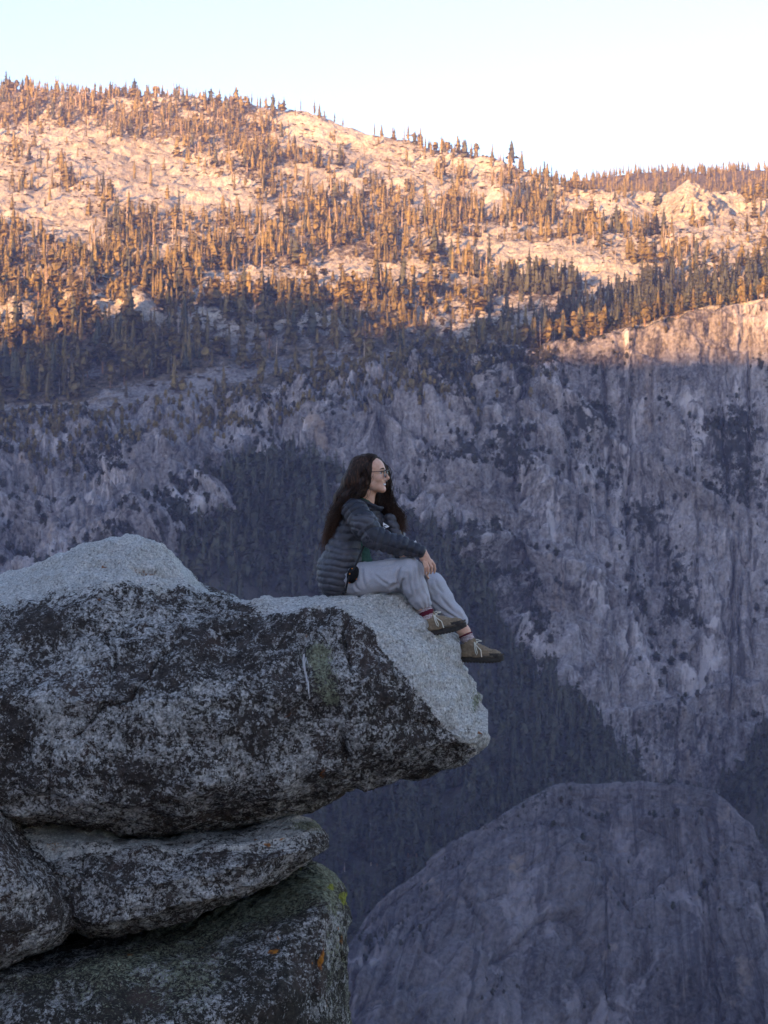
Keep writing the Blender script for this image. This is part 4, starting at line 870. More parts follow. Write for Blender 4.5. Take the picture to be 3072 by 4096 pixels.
# ================================================================== the woman on the boulder
class SDF:
    """distance field on a grid, built from capsules and ellipsoids"""
    def __init__(s, lo, hi, h):
        s.lo = np.array(lo, float); s.h = h; s.n = np.ceil((np.array(hi) - s.lo) / h).astype(int) + 1
        s.f = np.full(s.n, 9.0, np.float32)
        ax = [np.arange(n) * h + l for n, l in zip(s.n, s.lo)]; s.ax = ax
    def box(s, pts, pad):
        pts = np.atleast_2d(pts); a = np.floor((pts.min(0) - pad - s.lo) / s.h).astype(int); b = np.ceil((pts.max(0) + pad - s.lo) / s.h).astype(int) + 1
        a = np.clip(a, 0, s.n); b = np.clip(b, 0, s.n); return tuple(slice(x, y) for x, y in zip(a, b))
    def P(s, sl): return np.stack(np.meshgrid(*[s.ax[k][sl[k]] for k in range(3)], indexing='ij'), -1)
    def smin(s, sl, d, k):
        f = s.f[sl]
        if k <= 0: s.f[sl] = np.minimum(f, d); return
        h = np.clip(0.5 + 0.5 * (f - d) / k, 0, 1); s.f[sl] = f * (1 - h) + d * h - k * h * (1 - h)
    def cap(s, a, b, ra, rb, k=0.02, frame=None, sc=(1, 1, 1)):
        """tapered capsule; frame (3x3 rows) with scale flattens or widens the section"""
        a, b = np.asarray(a, float), np.asarray(b, float); R = max(ra, rb) * max(sc) + k + 0.02
        sl = s.box([a, b], R); p = s.P(sl)
        if p.size == 0: return
        if frame is not None:
            M = np.asarray(frame) / np.asarray(sc)[:, None]
            d = s._cap((p - a) @ M.T, np.zeros(3), M @ (b - a), ra, rb) * min(sc) ** 0.5
        else: d = s._cap(p, a, b, ra, rb)
        s.smin(sl, d.astype(np.float32), k)
    @staticmethod
    def _cap(p, a, b, ra, rb):
        ba = b - a; t = np.clip(((p - a) @ ba) / max(ba @ ba, 1e-9), 0, 1)
        return np.linalg.norm(p - a - t[..., None] * ba, axis=-1) - (ra + (rb - ra) * t)
    def chain(s, pts, rs, k=0.02, **kw):
        for i in range(len(pts) - 1): s.cap(pts[i], pts[i + 1], rs[i], rs[i + 1], k, **kw)
    def ell(s, c, r, frame=np.eye(3), k=0.02):
        c = np.asarray(c, float); sl = s.box([c], max(r) + k + 0.02); p = (s.P(sl) - c) @ np.asarray(frame).T
        q = p / np.asarray(r); l = np.linalg.norm(q, axis=-1); g = np.linalg.norm(q / np.asarray(r), axis=-1) + 1e-9
        s.smin(sl, (l * (l - 1) / g).astype(np.float32), k)
    def carve(s, d, sl=None):
        sl = sl or (slice(None),) * 3; s.f[sl] = np.maximum(s.f[sl], d)
    def all(s): return s.P((slice(None),) * 3)
    def mesh(s, relax=1):
        v, q = surface_nets(s.f, s.lo, s.h)
        for _ in range(relax):
            acc = np.zeros_like(v); cnt = np.zeros(len(v))
            for k in range(4):
                np.add.at(acc, q[:, k], v[q[:, (k + 1) % 4]]); np.add.at(cnt, q[:, k], 1)
            v = 0.5 * v + 0.5 * acc / np.maximum(cnt, 1)[:, None]
        return v, q
def vnormals(v, q):
    n = np.cross(v[q[:, 2]] - v[q[:, 0]], v[q[:, 3]] - v[q[:, 1]]); N = np.zeros_like(v)
    for k in range(4): np.add.at(N, q[:, k], n)
    return N / (np.linalg.norm(N, axis=1, keepdims=True) + 1e-12)
person = bpy.data.objects.new('person', None); COL.objects.link(person); person.location = tuple(W(1390, 2374, 11.45)); person.empty_display_size = .1
person['label'] = 'woman with long dark hair and glasses sitting on the boulder tip, smiling to the right'; person['category'] = 'person'
PO = Vector(person.location)
def part(name, v, f, mat, parent=None, origin=None, **kw):
    base = PO if parent is None else (Vector(parent.matrix_world.translation) if False else Vector(parent['o_']))
    o = link(name, mesh_from(name, np.asarray(v) - np.array(base), f, mat, **kw), parent or person)
    return o
# ---- landmarks
A3 = lambda *a: np.array(a, float)
shR, elR, wrR = W(1418, 2046, 11.29), W(1497, 2152, 11.19), W(1688, 2207, 11.20)
shL, elL, wrL = W(1520, 2046, 11.60), W(1598, 2185, 11.62), W(1640, 2262, 11.45)
hipR, knR, anR = W(1372, 2308, 11.36), W(1634, 2284, 11.24), W(1694, 2428, 11.27)
hipL, knL, anL = W(1395, 2318, 11.55), W(1728, 2342, 11.52), W(1856, 2525, 11.50)
pel, mid, chs, nek = W(1366, 2292, 11.46), W(1398, 2190, 11.46), W(1446, 2085, 11.46), W(1458, 2008, 11.46)
HC = W(1482, 1895, 11.44)                                     # centre of the skull
ya = math.radians(14); HF = A3(math.cos(ya), -math.sin(ya), 0); HL = A3(math.sin(ya), math.cos(ya), 0); HU = A3(0, 0, 1)
hd = lambda f, l, z: HC + HF * f + HL * l + HU * z
HFR = np.stack([HF, HL, HU])
tb = math.radians(30); TF = A3(math.cos(tb), -math.sin(tb), 0); TL = A3(math.sin(tb), math.cos(tb), 0); TFR = np.stack([TF, TL, HU])
# ---- body: one continuous skin
B = SDF(W(1255, 2690, 11.0) - A3(0, .12, 0), W(2030, 1815, 11.8) + A3(0, .12, 0), 0.0042)
B.chain([pel, mid, chs], [.085, .08, .085], .03, frame=TFR, sc=(1, 1.5, 1))
B.chain([nek + TF * .0, hd(-.012, 0, -.075)], [.052, .054], .015)
B.cap(chs, nek, .07, .05, .03)
B.chain([shR, elR, wrR], [.045, .038, .026], .02); B.chain([shL, elL, wrL], [.045, .038, .026], .02)
B.cap(chs, shR, .06, .05, .03); B.cap(chs, shL, .06, .05, .03)
B.chain([pel, hipR, knR, anR], [.08, .08, .055, .037], .02); B.chain([pel, hipL, knL, anL], [.08, .08, .055, .036], .02)
for an, toe in ((anR, W(1722, 2492, 11.26)), (anL, W(1886, 2598, 11.48))): B.cap(an, toe, .034, .026, .02)
# head
B.ell(hd(-.008, 0, .006), (.092, .073, .098), HFR, .0)
B.ell(hd(.034, 0, -.048), (.050, .053, .060), HFR, .02)
B.ell(hd(.030, 0, .035), (.054, .060, .055), HFR, .015)
B.cap(hd(.076, 0, -.094), hd(.070, 0, -.090), .017, .02, .014)
for s in (-1, 1):
    B.cap(hd(.068, s * .012, -.092), hd(.005, s * .050, -.062), .017, .022, .02)
    B.ell(hd(.055, s * .034, -.030), (.028, .023, .022), HFR, .010)       # cheek
    B.cap(hd(.077, s * .010, .026), hd(.062, s * .038, .024), .0095, .009, .010)   # brow
    B.ell(hd(.092, s * .011, -.036), (.010, .0075, .0075), HFR, .005)     # nostril wing
B.cap(hd(.083, 0, .012), hd(.107, 0, -.025), .0075, .0105, .007)
B.cap(hd(.107, 0, -.025), hd(.095, 0, -.037), .0105, .0070, .005)
B.cap(hd(.072, -.016, -.052), hd(.072, .016, -.052), .017, .017, .01)       # upper lip mound
B.cap(hd(.071, -.013, -.076), hd(.071, .013, -.076), .015, .015, .01)
for s in (-1, 1):                                                              # eye sockets
    sl = B.box([hd(.079, s * .031, .006)], .03); d_ = np.linalg.norm(((B.P(sl) - hd(.083, s * .031, .005)) @ HFR.T) / A3(.8, 1.3, .75), axis=-1) - .0125
    B.carve(-d_.astype(np.float32), sl)
sl = B.box([hd(.085, 0, -.064)], .05)                                          # open mouth
pm = (B.P(sl) - hd(.088, 0, -.0635)) @ HFR.T
B.carve(-(np.linalg.norm(pm / A3(1.1, 2.1, .62 + 0), axis=-1) - .0125).astype(np.float32), sl)
# right hand, hanging relaxed over the knee
hY = 11.19
palm = [W(1688, 2209, 11.20), W(1697, 2228, 11.195), W(1711, 2245, 11.19)]
B.chain(palm, [.024, .027, .024], .012, frame=np.stack([A3(.8, 0, .6), A3(0, 1, 0), A3(-.6, 0, .8)]), sc=(1.0, .62, 1.0))
FING = [((1695,2247,11.150),(1701,2269,11.140),(1702,2283,11.150),(1700,2292,11.162)), ((1704,2250,11.165),(1714,2272,11.150),(1714,2287,11.158),(1711,2298,11.170)),
        ((1715,2248,11.185),(1727,2268,11.170),(1727,2283,11.178),(1723,2294,11.190)), ((1724,2241,11.205),(1737,2260,11.195),(1740,2276,11.200),(1737,2291,11.210))]
for pts in FING: B.chain([W(*p) for p in pts], [.0092, .0086, .0078, .0066], .003)
B.chain([W(1700,2222,11.215), W(1716,2236,11.245), W(1728,2252,11.25), W(1733,2266,11.245)], [.012, .0105, .009, .0075], .006)
# left hand resting in the lap behind
B.cap(wrL, wrL + A3(.06, -.02, -.03), .022, .018, .01)
for k in range(4): B.chain([wrL + A3(.06, -.05 + .022 * k, -.03), wrL + A3(.095, -.055 + .022 * k, -.05), wrL + A3(.11, -.055 + .022 * k, -.075)], [.009, .008, .007], .003)
t = NT('skin'); o_ = t.pos(); sk = t.ramp(t.noise(o_, 40, 4), [(.35, (.57, .31, .21)), (.65, (.67, .40, .285))])
t.b.inputs['Subsurface Weight'].default_value = .12; t.b.inputs['Subsurface Radius'].default_value = (.01, .004, .002); t.b.inputs['Specular IOR Level'].default_value = .4
MAT_SKIN = t.done(sk, .5, t.bump(t.noise(o_, 220, 2), .0015))
v, q = B.mesh(1)
part('body', v, q, MAT_SKIN)
# ---- shirt
S = SDF(W(1270, 2380, 11.3) - A3(0, .25, 0), W(1640, 1970, 11.6) + A3(0, .25, 0), .007)
S.chain([pel, mid, chs], [.095, .090, .092], .03, frame=TFR, sc=(1, 1.5, 1)); S.cap(chs, nek, .085, .055, .03, frame=TFR, sc=(1, 1.3, 1))
S.cap(mid + TF * .02, W(1440, 2250, 11.40), .09, .075, .03)
MAT_SHIRT = flat_mat('green_knit', (.035, .085, .065), .9, .25, 60, .002)
v, q = S.mesh(1); v = v + vnormals(v, q) * (fbm(v, 14, 3, 701) * .006)[:, None]
part('shirt', v, q, MAT_SHIRT)
# ---- quilted jacket
J = SDF(W(1240, 2400, 11.2) - A3(0, .25, 0), W(1740, 1950, 11.7) + A3(0, .22, 0), .0062)
J.chain([W(1360, 2322, 11.46), W(1362, 2275, 11.46), mid, chs], [.104, .114, .110, .112], .03, frame=TFR, sc=(1, 1.5, 1))
J.cap(chs, W(1452, 2020, 11.46), .105, .075, .04, frame=TFR, sc=(1, 1.45, 1))
J.chain([shR, W(1458, 2100, 11.22), elR, W(1595, 2183, 11.19), wrR + A3(-.01, 0, 0)], [.078, .078, .069, .058, .036], .02)
J.chain([W(1352, 2318, 11.35), W(1380, 2240, 11.34)], [.114, .100], .03)
J.chain([shL, elL, wrL], [.076, .064, .042], .02)
J.cap(W(1436, 2012, 11.45), W(1490, 2010, 11.43), .074, .072, .02, frame=TFR, sc=(1, 1.05, 1))  # collar
J.cap(W(1560, 2075, 11.45), W(1588, 2150, 11.43), .035, .028, .03)                                   # far front panel standing off
p = J.all()
pc, pd = W(1405, 1978, 11.4), W(1540, 2030, 11.4); nrm = A3(-(pd - pc)[2], 0, (pd - pc)[0]); nrm /= np.linalg.norm(nrm)
near_neck = np.linalg.norm((p - W(1470, 2005, 11.45)), axis=-1) < .16
cut = (p - pc) @ nrm; J.f = np.where(near_neck, np.maximum(J.f, cut.astype(np.float32)), J.f)
# neck opening inside the collar
dn = SDF._cap(p, nek + A3(0, 0, -.01), hd(0, 0, -.05), .06, .064); J.f = np.where(near_neck, np.maximum(J.f, -dn.astype(np.float32)), J.f)
# open front below: the near panel ends along a slanted edge
ea, eb = W(1478, 2195, 11.3), W(1384, 2374, 11.3); en = A3(-(eb - ea)[2], 0, (eb - ea)[0]); en /= np.linalg.norm(en); en = en if en[0] > 0 else -en
armd = np.minimum(SDF._cap(p, elR, wrR, .078, .055), SDF._cap(p, shR, elR, .088, .082)); farm = SDF._cap(p, shL, elL, .09, .08)
low = (p[..., 2] < W(0, 2192, 11.3)[2] + 0) & (armd > 0) & (farm > 0.02)
J.f = np.where(low, np.maximum(J.f, ((p - ea) @ en).astype(np.float32)), J.f)
# open zip strip at the chest showing the shirt
za, zb = W(1528, 2062, 11.3), W(1520, 2145, 11.25)
lz = np.abs((p - za) @ TL - 0.012) - np.interp(p[..., 2], [zb[2], za[2]], [.028, .004])
strip = ((p - chs) @ TF > .03) & (p[..., 2] < za[2] + .005) & (p[..., 2] > zb[2] - .1) & (armd > 0)
J.f = np.where(strip, np.maximum(J.f, -lz.astype(np.float32)), J.f)
v, q = J.mesh(1); N = vnormals(v, q)
def along(v, a, b):
    ba = b - a; tt = ((v - a) @ ba) / (ba @ ba); return tt, np.linalg.norm(v - a - np.clip(tt, 0, 1)[:, None] * ba, axis=1)
t1, d1 = along(v, shR, elR); t2, d2 = along(v, elR, wrR); tl, dl = along(v, shL, elL); l1 = np.linalg.norm(elR - shR); l2 = np.linalg.norm(wrR - elR)
s_arm = np.where(d2 < d1, l1 + np.clip(t2, 0, 1.1) * l2, np.clip(t1, -.4, 1) * l1); on_arm = np.minimum(d1, d2) < .088; on_far = (dl < .088) & ~on_arm
tor = (v - pel) @ (A3(.18, 0, 1) / 1.016) + .25 * ((v - pel) @ TF) * 0
ph = np.where(on_arm, s_arm / .038, np.where(on_far, tl * 6, tor / .040))
qd = (np.abs(np.sin((ph + .35 * fbm(v, 7, 2, 713)) * np.pi)) ** .35 - .8) * .013
collar = (np.linalg.norm(v - W(1465, 2008, 11.45), axis=1) < .115) & (v[:, 2] > W(0, 2040, 11.4)[2]) & ~on_arm
qd[collar] = (np.abs(np.sin(((v[collar] - pc) @ nrm) / .03 * np.pi)) ** .5 - .7) * .006
v = v + N * (qd + fbm(v, 26, 3, 711) * .009 + fbm(v, 9, 2, 712) * .006)[:, None]
cf = v[q].mean(1); c1, e1 = along(cf, shR, elR); c2, e2 = along(cf, elR, wrR)
fa_ = np.minimum(e1, e2) < .088
axis_pt = np.where((e2 < e1)[:, None], elR + np.clip(c2, 0, 1)[:, None] * (wrR - elR), shR + np.clip(c1, 0, 1)[:, None] * (elR - shR))
dirv = cf - axis_pt; updir = np.where((e2 < e1)[:, None], A3(-.28, 0, .96), A3(.80, 0, .60)); below = (dirv * updir).sum(1) < -.018
yoke = (cf[:, 2] > W(0, 2058, 11.4)[2])
navy = (fa_ & ~below) | (~fa_ & yoke & (((cf - chs) @ TF) > -.09))
MAT_NAVY = flat_mat('navy_nylon', (.021, .022, .032), .55, .25, 30, .002, .4); MAT_GREY = flat_mat('grey_nylon', (.062, .060, .072), .55, .25, 30, .002, .4)
jk = part('jacket', v, q, [MAT_NAVY, MAT_GREY], face_mat=np.where(navy, 0, 1)); jk['o_'] = tuple(PO)
# ---- jacket zips, cuff and marks (sub-parts)
MAT_ZIP = flat_mat('black_tape', (.012, .012, .015), .5, .2, 50); MAT_LOGO = flat_mat('white_print', (.72, .72, .74), .7, .05, 20)
zv, zq = tubes([[ea + A3(-.032, -.05, .02), W(1422, 2262, 11.195), W(1392, 2320, 11.20), W(1381, 2368, 11.22)], [W(1383, 2366, 11.20), W(1372, 2374, 11.19)]], [.0065, .008], 6)
part('zip', zv, zq, MAT_ZIP, jk)
def patch(name, pts, depth, mat, parent):
    """small flat printed badge with thickness"""
    a = np.array([W(x, y, Y) for x, y, Y in pts]); n = len(a); b = a + A3(0, .004, 0)
    fs_ = [np.array([np.arange(n)]), np.array([np.arange(n)[::-1] + n])]
    side = np.stack([np.arange(n), (np.arange(n) + 1) % n, (np.arange(n) + 1) % n + n, np.arange(n) + n], 1)
    return part(name, np.concatenate([a, b]), fs_ + [side], mat, parent, smooth=False)
# ---- trousers
T_ = SDF(W(1285, 2530, 11.1) - A3(0, .25, 0), W(1880, 2195, 11.7) + A3(0, .22, 0), .0062)
T_.cap(W(1375, 2305, 11.46), W(1396, 2285, 11.46), .095, .09, .03, frame=TFR, sc=(1, 1.45, 1))
T_.ell(W(1368, 2330, 11.46), (.10, .15, .06), TFR, .02)
T_.chain([hipR, W(1450, 2318, 11.32), W(1550, 2302, 11.27), knR, W(1656, 2345, 11.24), W(1678, 2392, 11.25), W(1689, 2411, 11.26)], [.105, .104, .096, .083, .073, .060, .050], .018)
T_.chain([hipL, W(1560, 2335, 11.54), knL, W(1768, 2400, 11.51), W(1815, 2458, 11.50), W(1842, 2484, 11.50)], [.10, .088, .078, .068, .054, .040], .018)
p = T_.all()
seat_z = np.interp(p[..., 0], [W(1300,0,11.4)[0], W(1450,0,11.4)[0], W(1570,0,11.4)[0], W(1640,0,11.4)[0]], [W(0,2380,11.4)[2], W(0,2379,11.4)[2], W(0,2374,11.4)[2], W(0,2800,11.4)[2]])
T_.carve((seat_z - p[..., 2]).astype(np.float32))
v, q = T_.mesh(2); N = vnormals(v, q)
a1, b1 = along(v, knR, anR); a2, b2 = along(v, knL, anL); a3, b3 = along(v, hipR, knR)
def flut(v, a, b, tt, dd, amt, nf):
    ax = (b - a) / np.linalg.norm(b - a); u = np.cross(ax, A3(0, 1, 0)); u /= np.linalg.norm(u); w = np.cross(ax, u)
    r = v - a; th = np.arctan2(r @ w, r @ u); return np.sin(th * nf + 3 * fbm(np.stack([th, tt * 2, th * 0], 1), 1.2, 2, 721)) * amt * sstep(.35, 1.0, tt) * (dd < .1)
d = flut(v, knR, anR, a1, b1, .0045, 11) + flut(v, knL, anL, a2, b2, .004, 11)
fold = np.abs(fbm(np.stack([v[:, 0] * 16 + v[:, 2] * 9, v[:, 1] * 9, v[:, 2] * 20 - v[:, 0] * 6], 1), 1.0, 3, 722)); vpx, vpy = proj(v)
for (x0, y0, x1, y1, am) in ((1601,2271,1592,2333,1.2),(1592,2333,1553,2355,1.1),(1677,2255,1691,2363,.7),(1661,2271,1663,2374,.7),(1634,2282,1650,2379,.7),(1699,2293,1713,2374,.6),(1450,2271,1462,2347,.9),(1420,2335,1440,2362,.8),(1764,2390,1840,2466,.8),(1726,2401,1824,2472,.9),(1504,2262,1585,2243,.7),(1740,2320,1770,2370,.5),(1500,2300,1560,2340,.5),(1612,2318,1606,2360,.9)):
    bx_, by_ = x1 - x0, y1 - y0; L_ = math.hypot(bx_, by_); tq = ((vpx - x0) * bx_ + (vpy - y0) * by_) / L_ ** 2; sd_ = ((vpx - x0) * by_ - (vpy - y0) * bx_) / L_ + 5 * np.sin(tq * 3)
    w_ = sstep(-.15, .2, tq) * (1 - sstep(.8, 1.15, tq)) * (N[:, 1] < .3); d += am * w_ * (.007 * np.exp(-((np.abs(sd_) - 11) / 7) ** 2) - .010 * np.exp(-(sd_ / 4.5) ** 2))
d += (.2 - fold) * .006 + fbm(v, 6, 2, 723) * .006
for kk in (knR + A3(-.03, 0, -.055), knL + A3(-.03, 0, -.05)): d += np.sin(np.linalg.norm(v - kk, axis=1) * 260) * .0035 * np.exp(-(np.linalg.norm(v - kk, axis=1) / .09) ** 2)
v = v + N * d[:, None]
MAT_FLEECE = flat_mat('grey_fleece', (.40, .395, .43), .95, .12, 220, .0012, .1)
tr = part('trousers', v, q, MAT_FLEECE); tr['o_'] = tuple(PO)
for an, kn_, r_, c_ in ((anR, knR, .046, W(1690, 2413, 11.26)), (anL, knL, .037, W(1844, 2488, 11.50))):
    ax = (an - kn_) / np.linalg.norm(an - kn_); u = np.cross(ax, A3(0, 1, 0)); u /= np.linalg.norm(u); w = np.cross(ax, u); th = np.linspace(0, 2 * np.pi, 40)
    vv, qq = tubes([[c_ + (u * math.cos(x) + w * math.sin(x)) * (r_ + .002 * math.sin(13 * x)) for x in th]], [.007], 6); part('cuff', vv, qq, MAT_FLEECE, tr)
# ---- socks
t = NT('patterned_sock'); o_ = t.obj(); zz = t.n('ShaderNodeSeparateXYZ'); t.set(zz.inputs[0], o_)
wv = t.n('ShaderNodeTexWave', wave_type='BANDS', bands_direction='Z'); t.set(wv.inputs[0], o_); wv.inputs['Scale'].default_value = 38; wv.inputs['Distortion'].default_value = 4; wv.inputs['Detail'].default_value = 2; wv.inputs['Detail Scale'].default_value = 8
MAT_SOCK = t.done(t.ramp(wv.outputs['Fac'], [(.25, (.14, .09, .10)), (.5, (.42, .33, .33)), (.8, (.55, .47, .46))]), .95, t.bump(t.noise(o_, 300, 2), .001))
MAT_MAROON = flat_mat('maroon_knit', (.10, .012, .026), .95, .2, 200, .001)
for an, low_, r_, band in ((W(1699, 2437, 11.27), W(1716, 2478, 11.26), .043, (.22, .62)), (W(1862, 2538, 11.50), W(1884, 2588, 11.49), .040, (-.02, .10))):
    tt = np.linspace(0, 1, 14); pth = an + tt[:, None] * (low_ - an); vv, qq = tubes([pth], [r_ * (1 + .05 * tt + .02 * np.sin(tt * 40))], 28)
    so = part('sock', vv, qq, MAT_SOCK); so['o_'] = tuple(PO)
    t0, t1_ = band; pb = an + np.linspace(t0, t1_, 5)[:, None] * (low_ - an); vv, qq = tubes([pb], [r_ * 1.06 + .001], 28); part('sock_band', vv, qq, MAT_MAROON, so)
# ---- hiking shoes
MAT_SUEDE = flat_mat('taupe_suede', (.21, .158, .105), .95, .3, 70, .002); MAT_SOLE = flat_mat('dark_rubber', (.040, .035, .032), .85, .35, 60, .003); MAT_MID = flat_mat('brown_midsole', (.085, .068, .052), .9, .4, 50, .002)
MAT_LACE = flat_mat('pale_lace', (.62, .58, .48), .9, .15, 120)
def shoe(heel, toe, sink, lat_sign, Lm):
    """heel, toe: sole line in the world; local axes a along, b across, c up"""
    a_ = (toe - heel) / np.linalg.norm(toe - heel); b_ = A3(0, 1, 0) - a_ * a_[1]; b_ /= np.linalg.norm(b_); c_ = np.cross(a_, b_); c_ = c_ if c_[2] > 0 else -c_
    FR = np.stack([a_, b_, c_]); k_ = Lm / .27; loc = lambda x, y, z: heel + (a_ * x + b_ * y + c_ * z) * k_
    U = SDF(-A3(.05, .09, .03), A3(.33, .09, .17), .0045)
    U.cap((.045, 0, .045), (.13, .004, .046), .040, .042, .02, frame=np.eye(3), sc=(1, 1, 1)); U.cap((.13, .004, .046), (.225, 0, .036), .043, .034, .02); U.cap((.225, 0, .036), (.245, 0, .032), .034, .028, .01)
    U.cap((.048, 0, .06), (.060, 0, .105), .042, .040, .02); U.cap((.085, 0, .085), (.16, 0, .062), .036, .026, .02)
    U.cap((.085, 0, .105), (.098, 0, .128), .018, .012, .01)
    p = U.all(); U.carve((.026 - p[..., 2]).astype(np.float32))
    U.carve(-(SDF._cap(p, A3(.052, 0, .108), A3(.046, 0, .16), .034, .036)).astype(np.float32))
    v, q = U.mesh(1); N = vnormals(v, q); v = v + N * (fbm(v, 45, 3, 731) * .003 - .003 * np.exp(-((v[:, 2] - .05 - .12 * np.abs(v[:, 0] - .1)) / .003) ** 2))[:, None]
    tw = lambda v: np.array([loc(*x) for x in v])
    cf = v[q].mean(1); toe_cap = (cf[:, 0] > .205 - .4 * (cf[:, 2] - .03)) & (cf[:, 2] < .052); heel_cap = (cf[:, 0] < .022) & (cf[:, 2] < .055)
    sh = part('shoe', tw(v), q, [MAT_SUEDE, MAT_SOLE], face_mat=np.where(toe_cap | heel_cap, 1, 0)); sh['o_'] = tuple(PO)
    xs = np.linspace(-.002, .278, 60); th = (xs - xs[0]) / (xs[-1] - xs[0])
    hw = .040 * np.clip(np.sin(np.pi * np.clip(th * .94 + .05, 0, 1)), 0, 1) ** .38 + .004 * np.exp(-((th - .68) / .18) ** 2) - .005 * np.exp(-((th - .42) / .12) ** 2)
    def slab(z0, z1, grow, lug):
        V_, n = [], len(xs)
        for i, x in enumerate(xs):
            rock_ = .016 * max(0, th[i] - .72) ** 2 / .078 + .006 * max(0, .12 - th[i]) / .12
            lo = z0 + rock_ - (lug if (i // 2) % 2 else 0); hi = z1 + rock_ * .8
            for (yy, zz_) in ((-hw[i] * .93, lo), (-hw[i] * grow, lo + .005), (-hw[i] * grow, hi), (hw[i] * grow, hi), (hw[i] * grow, lo + .005), (hw[i] * .93, lo)): V_.append((x, yy, zz_))
        q_ = grid_faces(n, 6, True); V_ = np.array(V_); caps = [np.array([np.arange(6)]), np.array([np.arange(6)[::-1] + 6 * (n - 1)])]
        return V_, [q_] + caps
    V_, f_ = slab(.0, .023, 1.06, .007); part('outsole', tw(V_), f_, MAT_SOLE, sh, smooth=False)
    V_, f_ = slab(.0235, .039, 1.02, 0); part('midsole', tw(V_), f_, MAT_MID, sh)
    P_ = []
    for i in range(6):
        x = .105 + .017 * i; z = .108 - .0085 * i - .0008 * i * i + .004; w_ = .024 - .0012 * i
        P_.append([(x, -w_, z - .012), (x + .004, -w_ * .5, z), (x + .009, w_ * .5, z + .0005), (x + .012, w_, z - .012)]); P_.append([(x + .012, -w_, z - .016), (x + .008, -w_ * .5, z - .002), (x + .004, w_ * .5, z - .001), (x, w_, z - .012)])
    s_ = -1
    P_.append([(.10, s_ * .01, .118), (.108, s_ * .03, .108), (.112, s_ * .043, .085), (.118, s_ * .047, .055), (.126, s_ * .047, .042), (.130, s_ * .047, .055), (.122, s_ * .045, .08), (.112, s_ * .03, .106), (.102, s_ * .01, .117)])
    P_.append([(.10, 0, .118), (.095, .02, .125), (.11, .035, .128), (.135, .03, .120), (.12, .01, .119), (.10, 0, .117)])
    P_.append([(.10, s_ * .01, .118), (.12, s_ * .036, .098), (.15, s_ * .045, .07), (.155, s_ * .046, .03)])
    vv, qq = tubes([tw(np.array(x)) for x in P_], [.0032 * k_] * len(P_), 5); part('laces', vv, qq, MAT_LACE, sh)
    return sh
shoe(W(1688, 2548, 11.28), W(1862, 2513, 11.20), 0, -1, .272)
shoe(W(1833, 2644, 11.50), W(2012, 2648, 11.42), 0, -1, .272)
# ---- hair
MAT_HAIR_T = NT('dark_hair'); t = MAT_HAIR_T; o_ = t.pos(); zz = t.n('ShaderNodeSeparateXYZ'); t.set(zz.inputs[0], o_)
hz_ = t.ss(zz.outputs['Z'], .10, -.22); hc = t.mix(hz_, (.016, .009, .007), (.085, .036, .018)); hc = t.mix(t.ss(t.noise(t.scale(o_, (1, 1, .15)), 160, 2), .42, .7), hc, t.mix(.6, hc, (.11, .050, .028)))
t.b.inputs['Specular IOR Level'].default_value = .2; MAT_HAIR = t.done(hc, .6)
Hs = SDF(W(1275, 2230, 11.3) - A3(0, .2, 0), W(1645, 1810, 11.7) + A3(0, .15, 0), .006)
Hs.ell(hd(-.012, 0, .016), (.098, .083, .101), HFR, 0)
p = Hs.all(); r = (p - HC) @ HFR.T
fx = np.interp(r[..., 2], [-.12, -.06, -.02, .02, .05, .08, .1, .12], [.008, .006, .012, .021, .024, .030, .045, .06])
fx = fx + np.clip(r[..., 1], 0, .1) * .75
Hs.f = np.maximum(Hs.f, (r[..., 0] - fx).astype(np.float32))
Hs.chain([hd(-.05, 0, .03), W(1412, 1925, 11.43), W(1362, 1990, 11.42), W(1336, 2055, 11.43), W(1322, 2120, 11.44)], [.082, .060, .034, .016, .007], .03, frame=HFR, sc=(1, 1.25, 1))
Hs.chain([hd(-.01, -.055, .01), hd(-.018, -.068, -.05), hd(-.045, -.07, -.10), W(1390, 1985, 11.34)], [.030, .034, .036, .03], .02)
Hs.chain([hd(.03, .055, .07), hd(.066, .078, .02), hd(.066, .088, -.06), W(1545, 2000, 11.56), W(1572, 2050, 11.54), W(1596, 2100, 11.50), W(1608, 2128, 11.48)], [.028, .026, .028, .040, .042, .026, .010], .02)
Hs.cap(W(1505, 1990, 11.58), W(1540, 2040, 11.56), .035, .04, .03)
v, q = Hs.mesh(1); N = vnormals(v, q); v = v + N * (fbm(v, (60, 60, 12), 3, 741) * .006 + fbm(v, (25, 25, 6), 2, 742) * .006)[:, None]
hrng = np.random.default_rng(5)
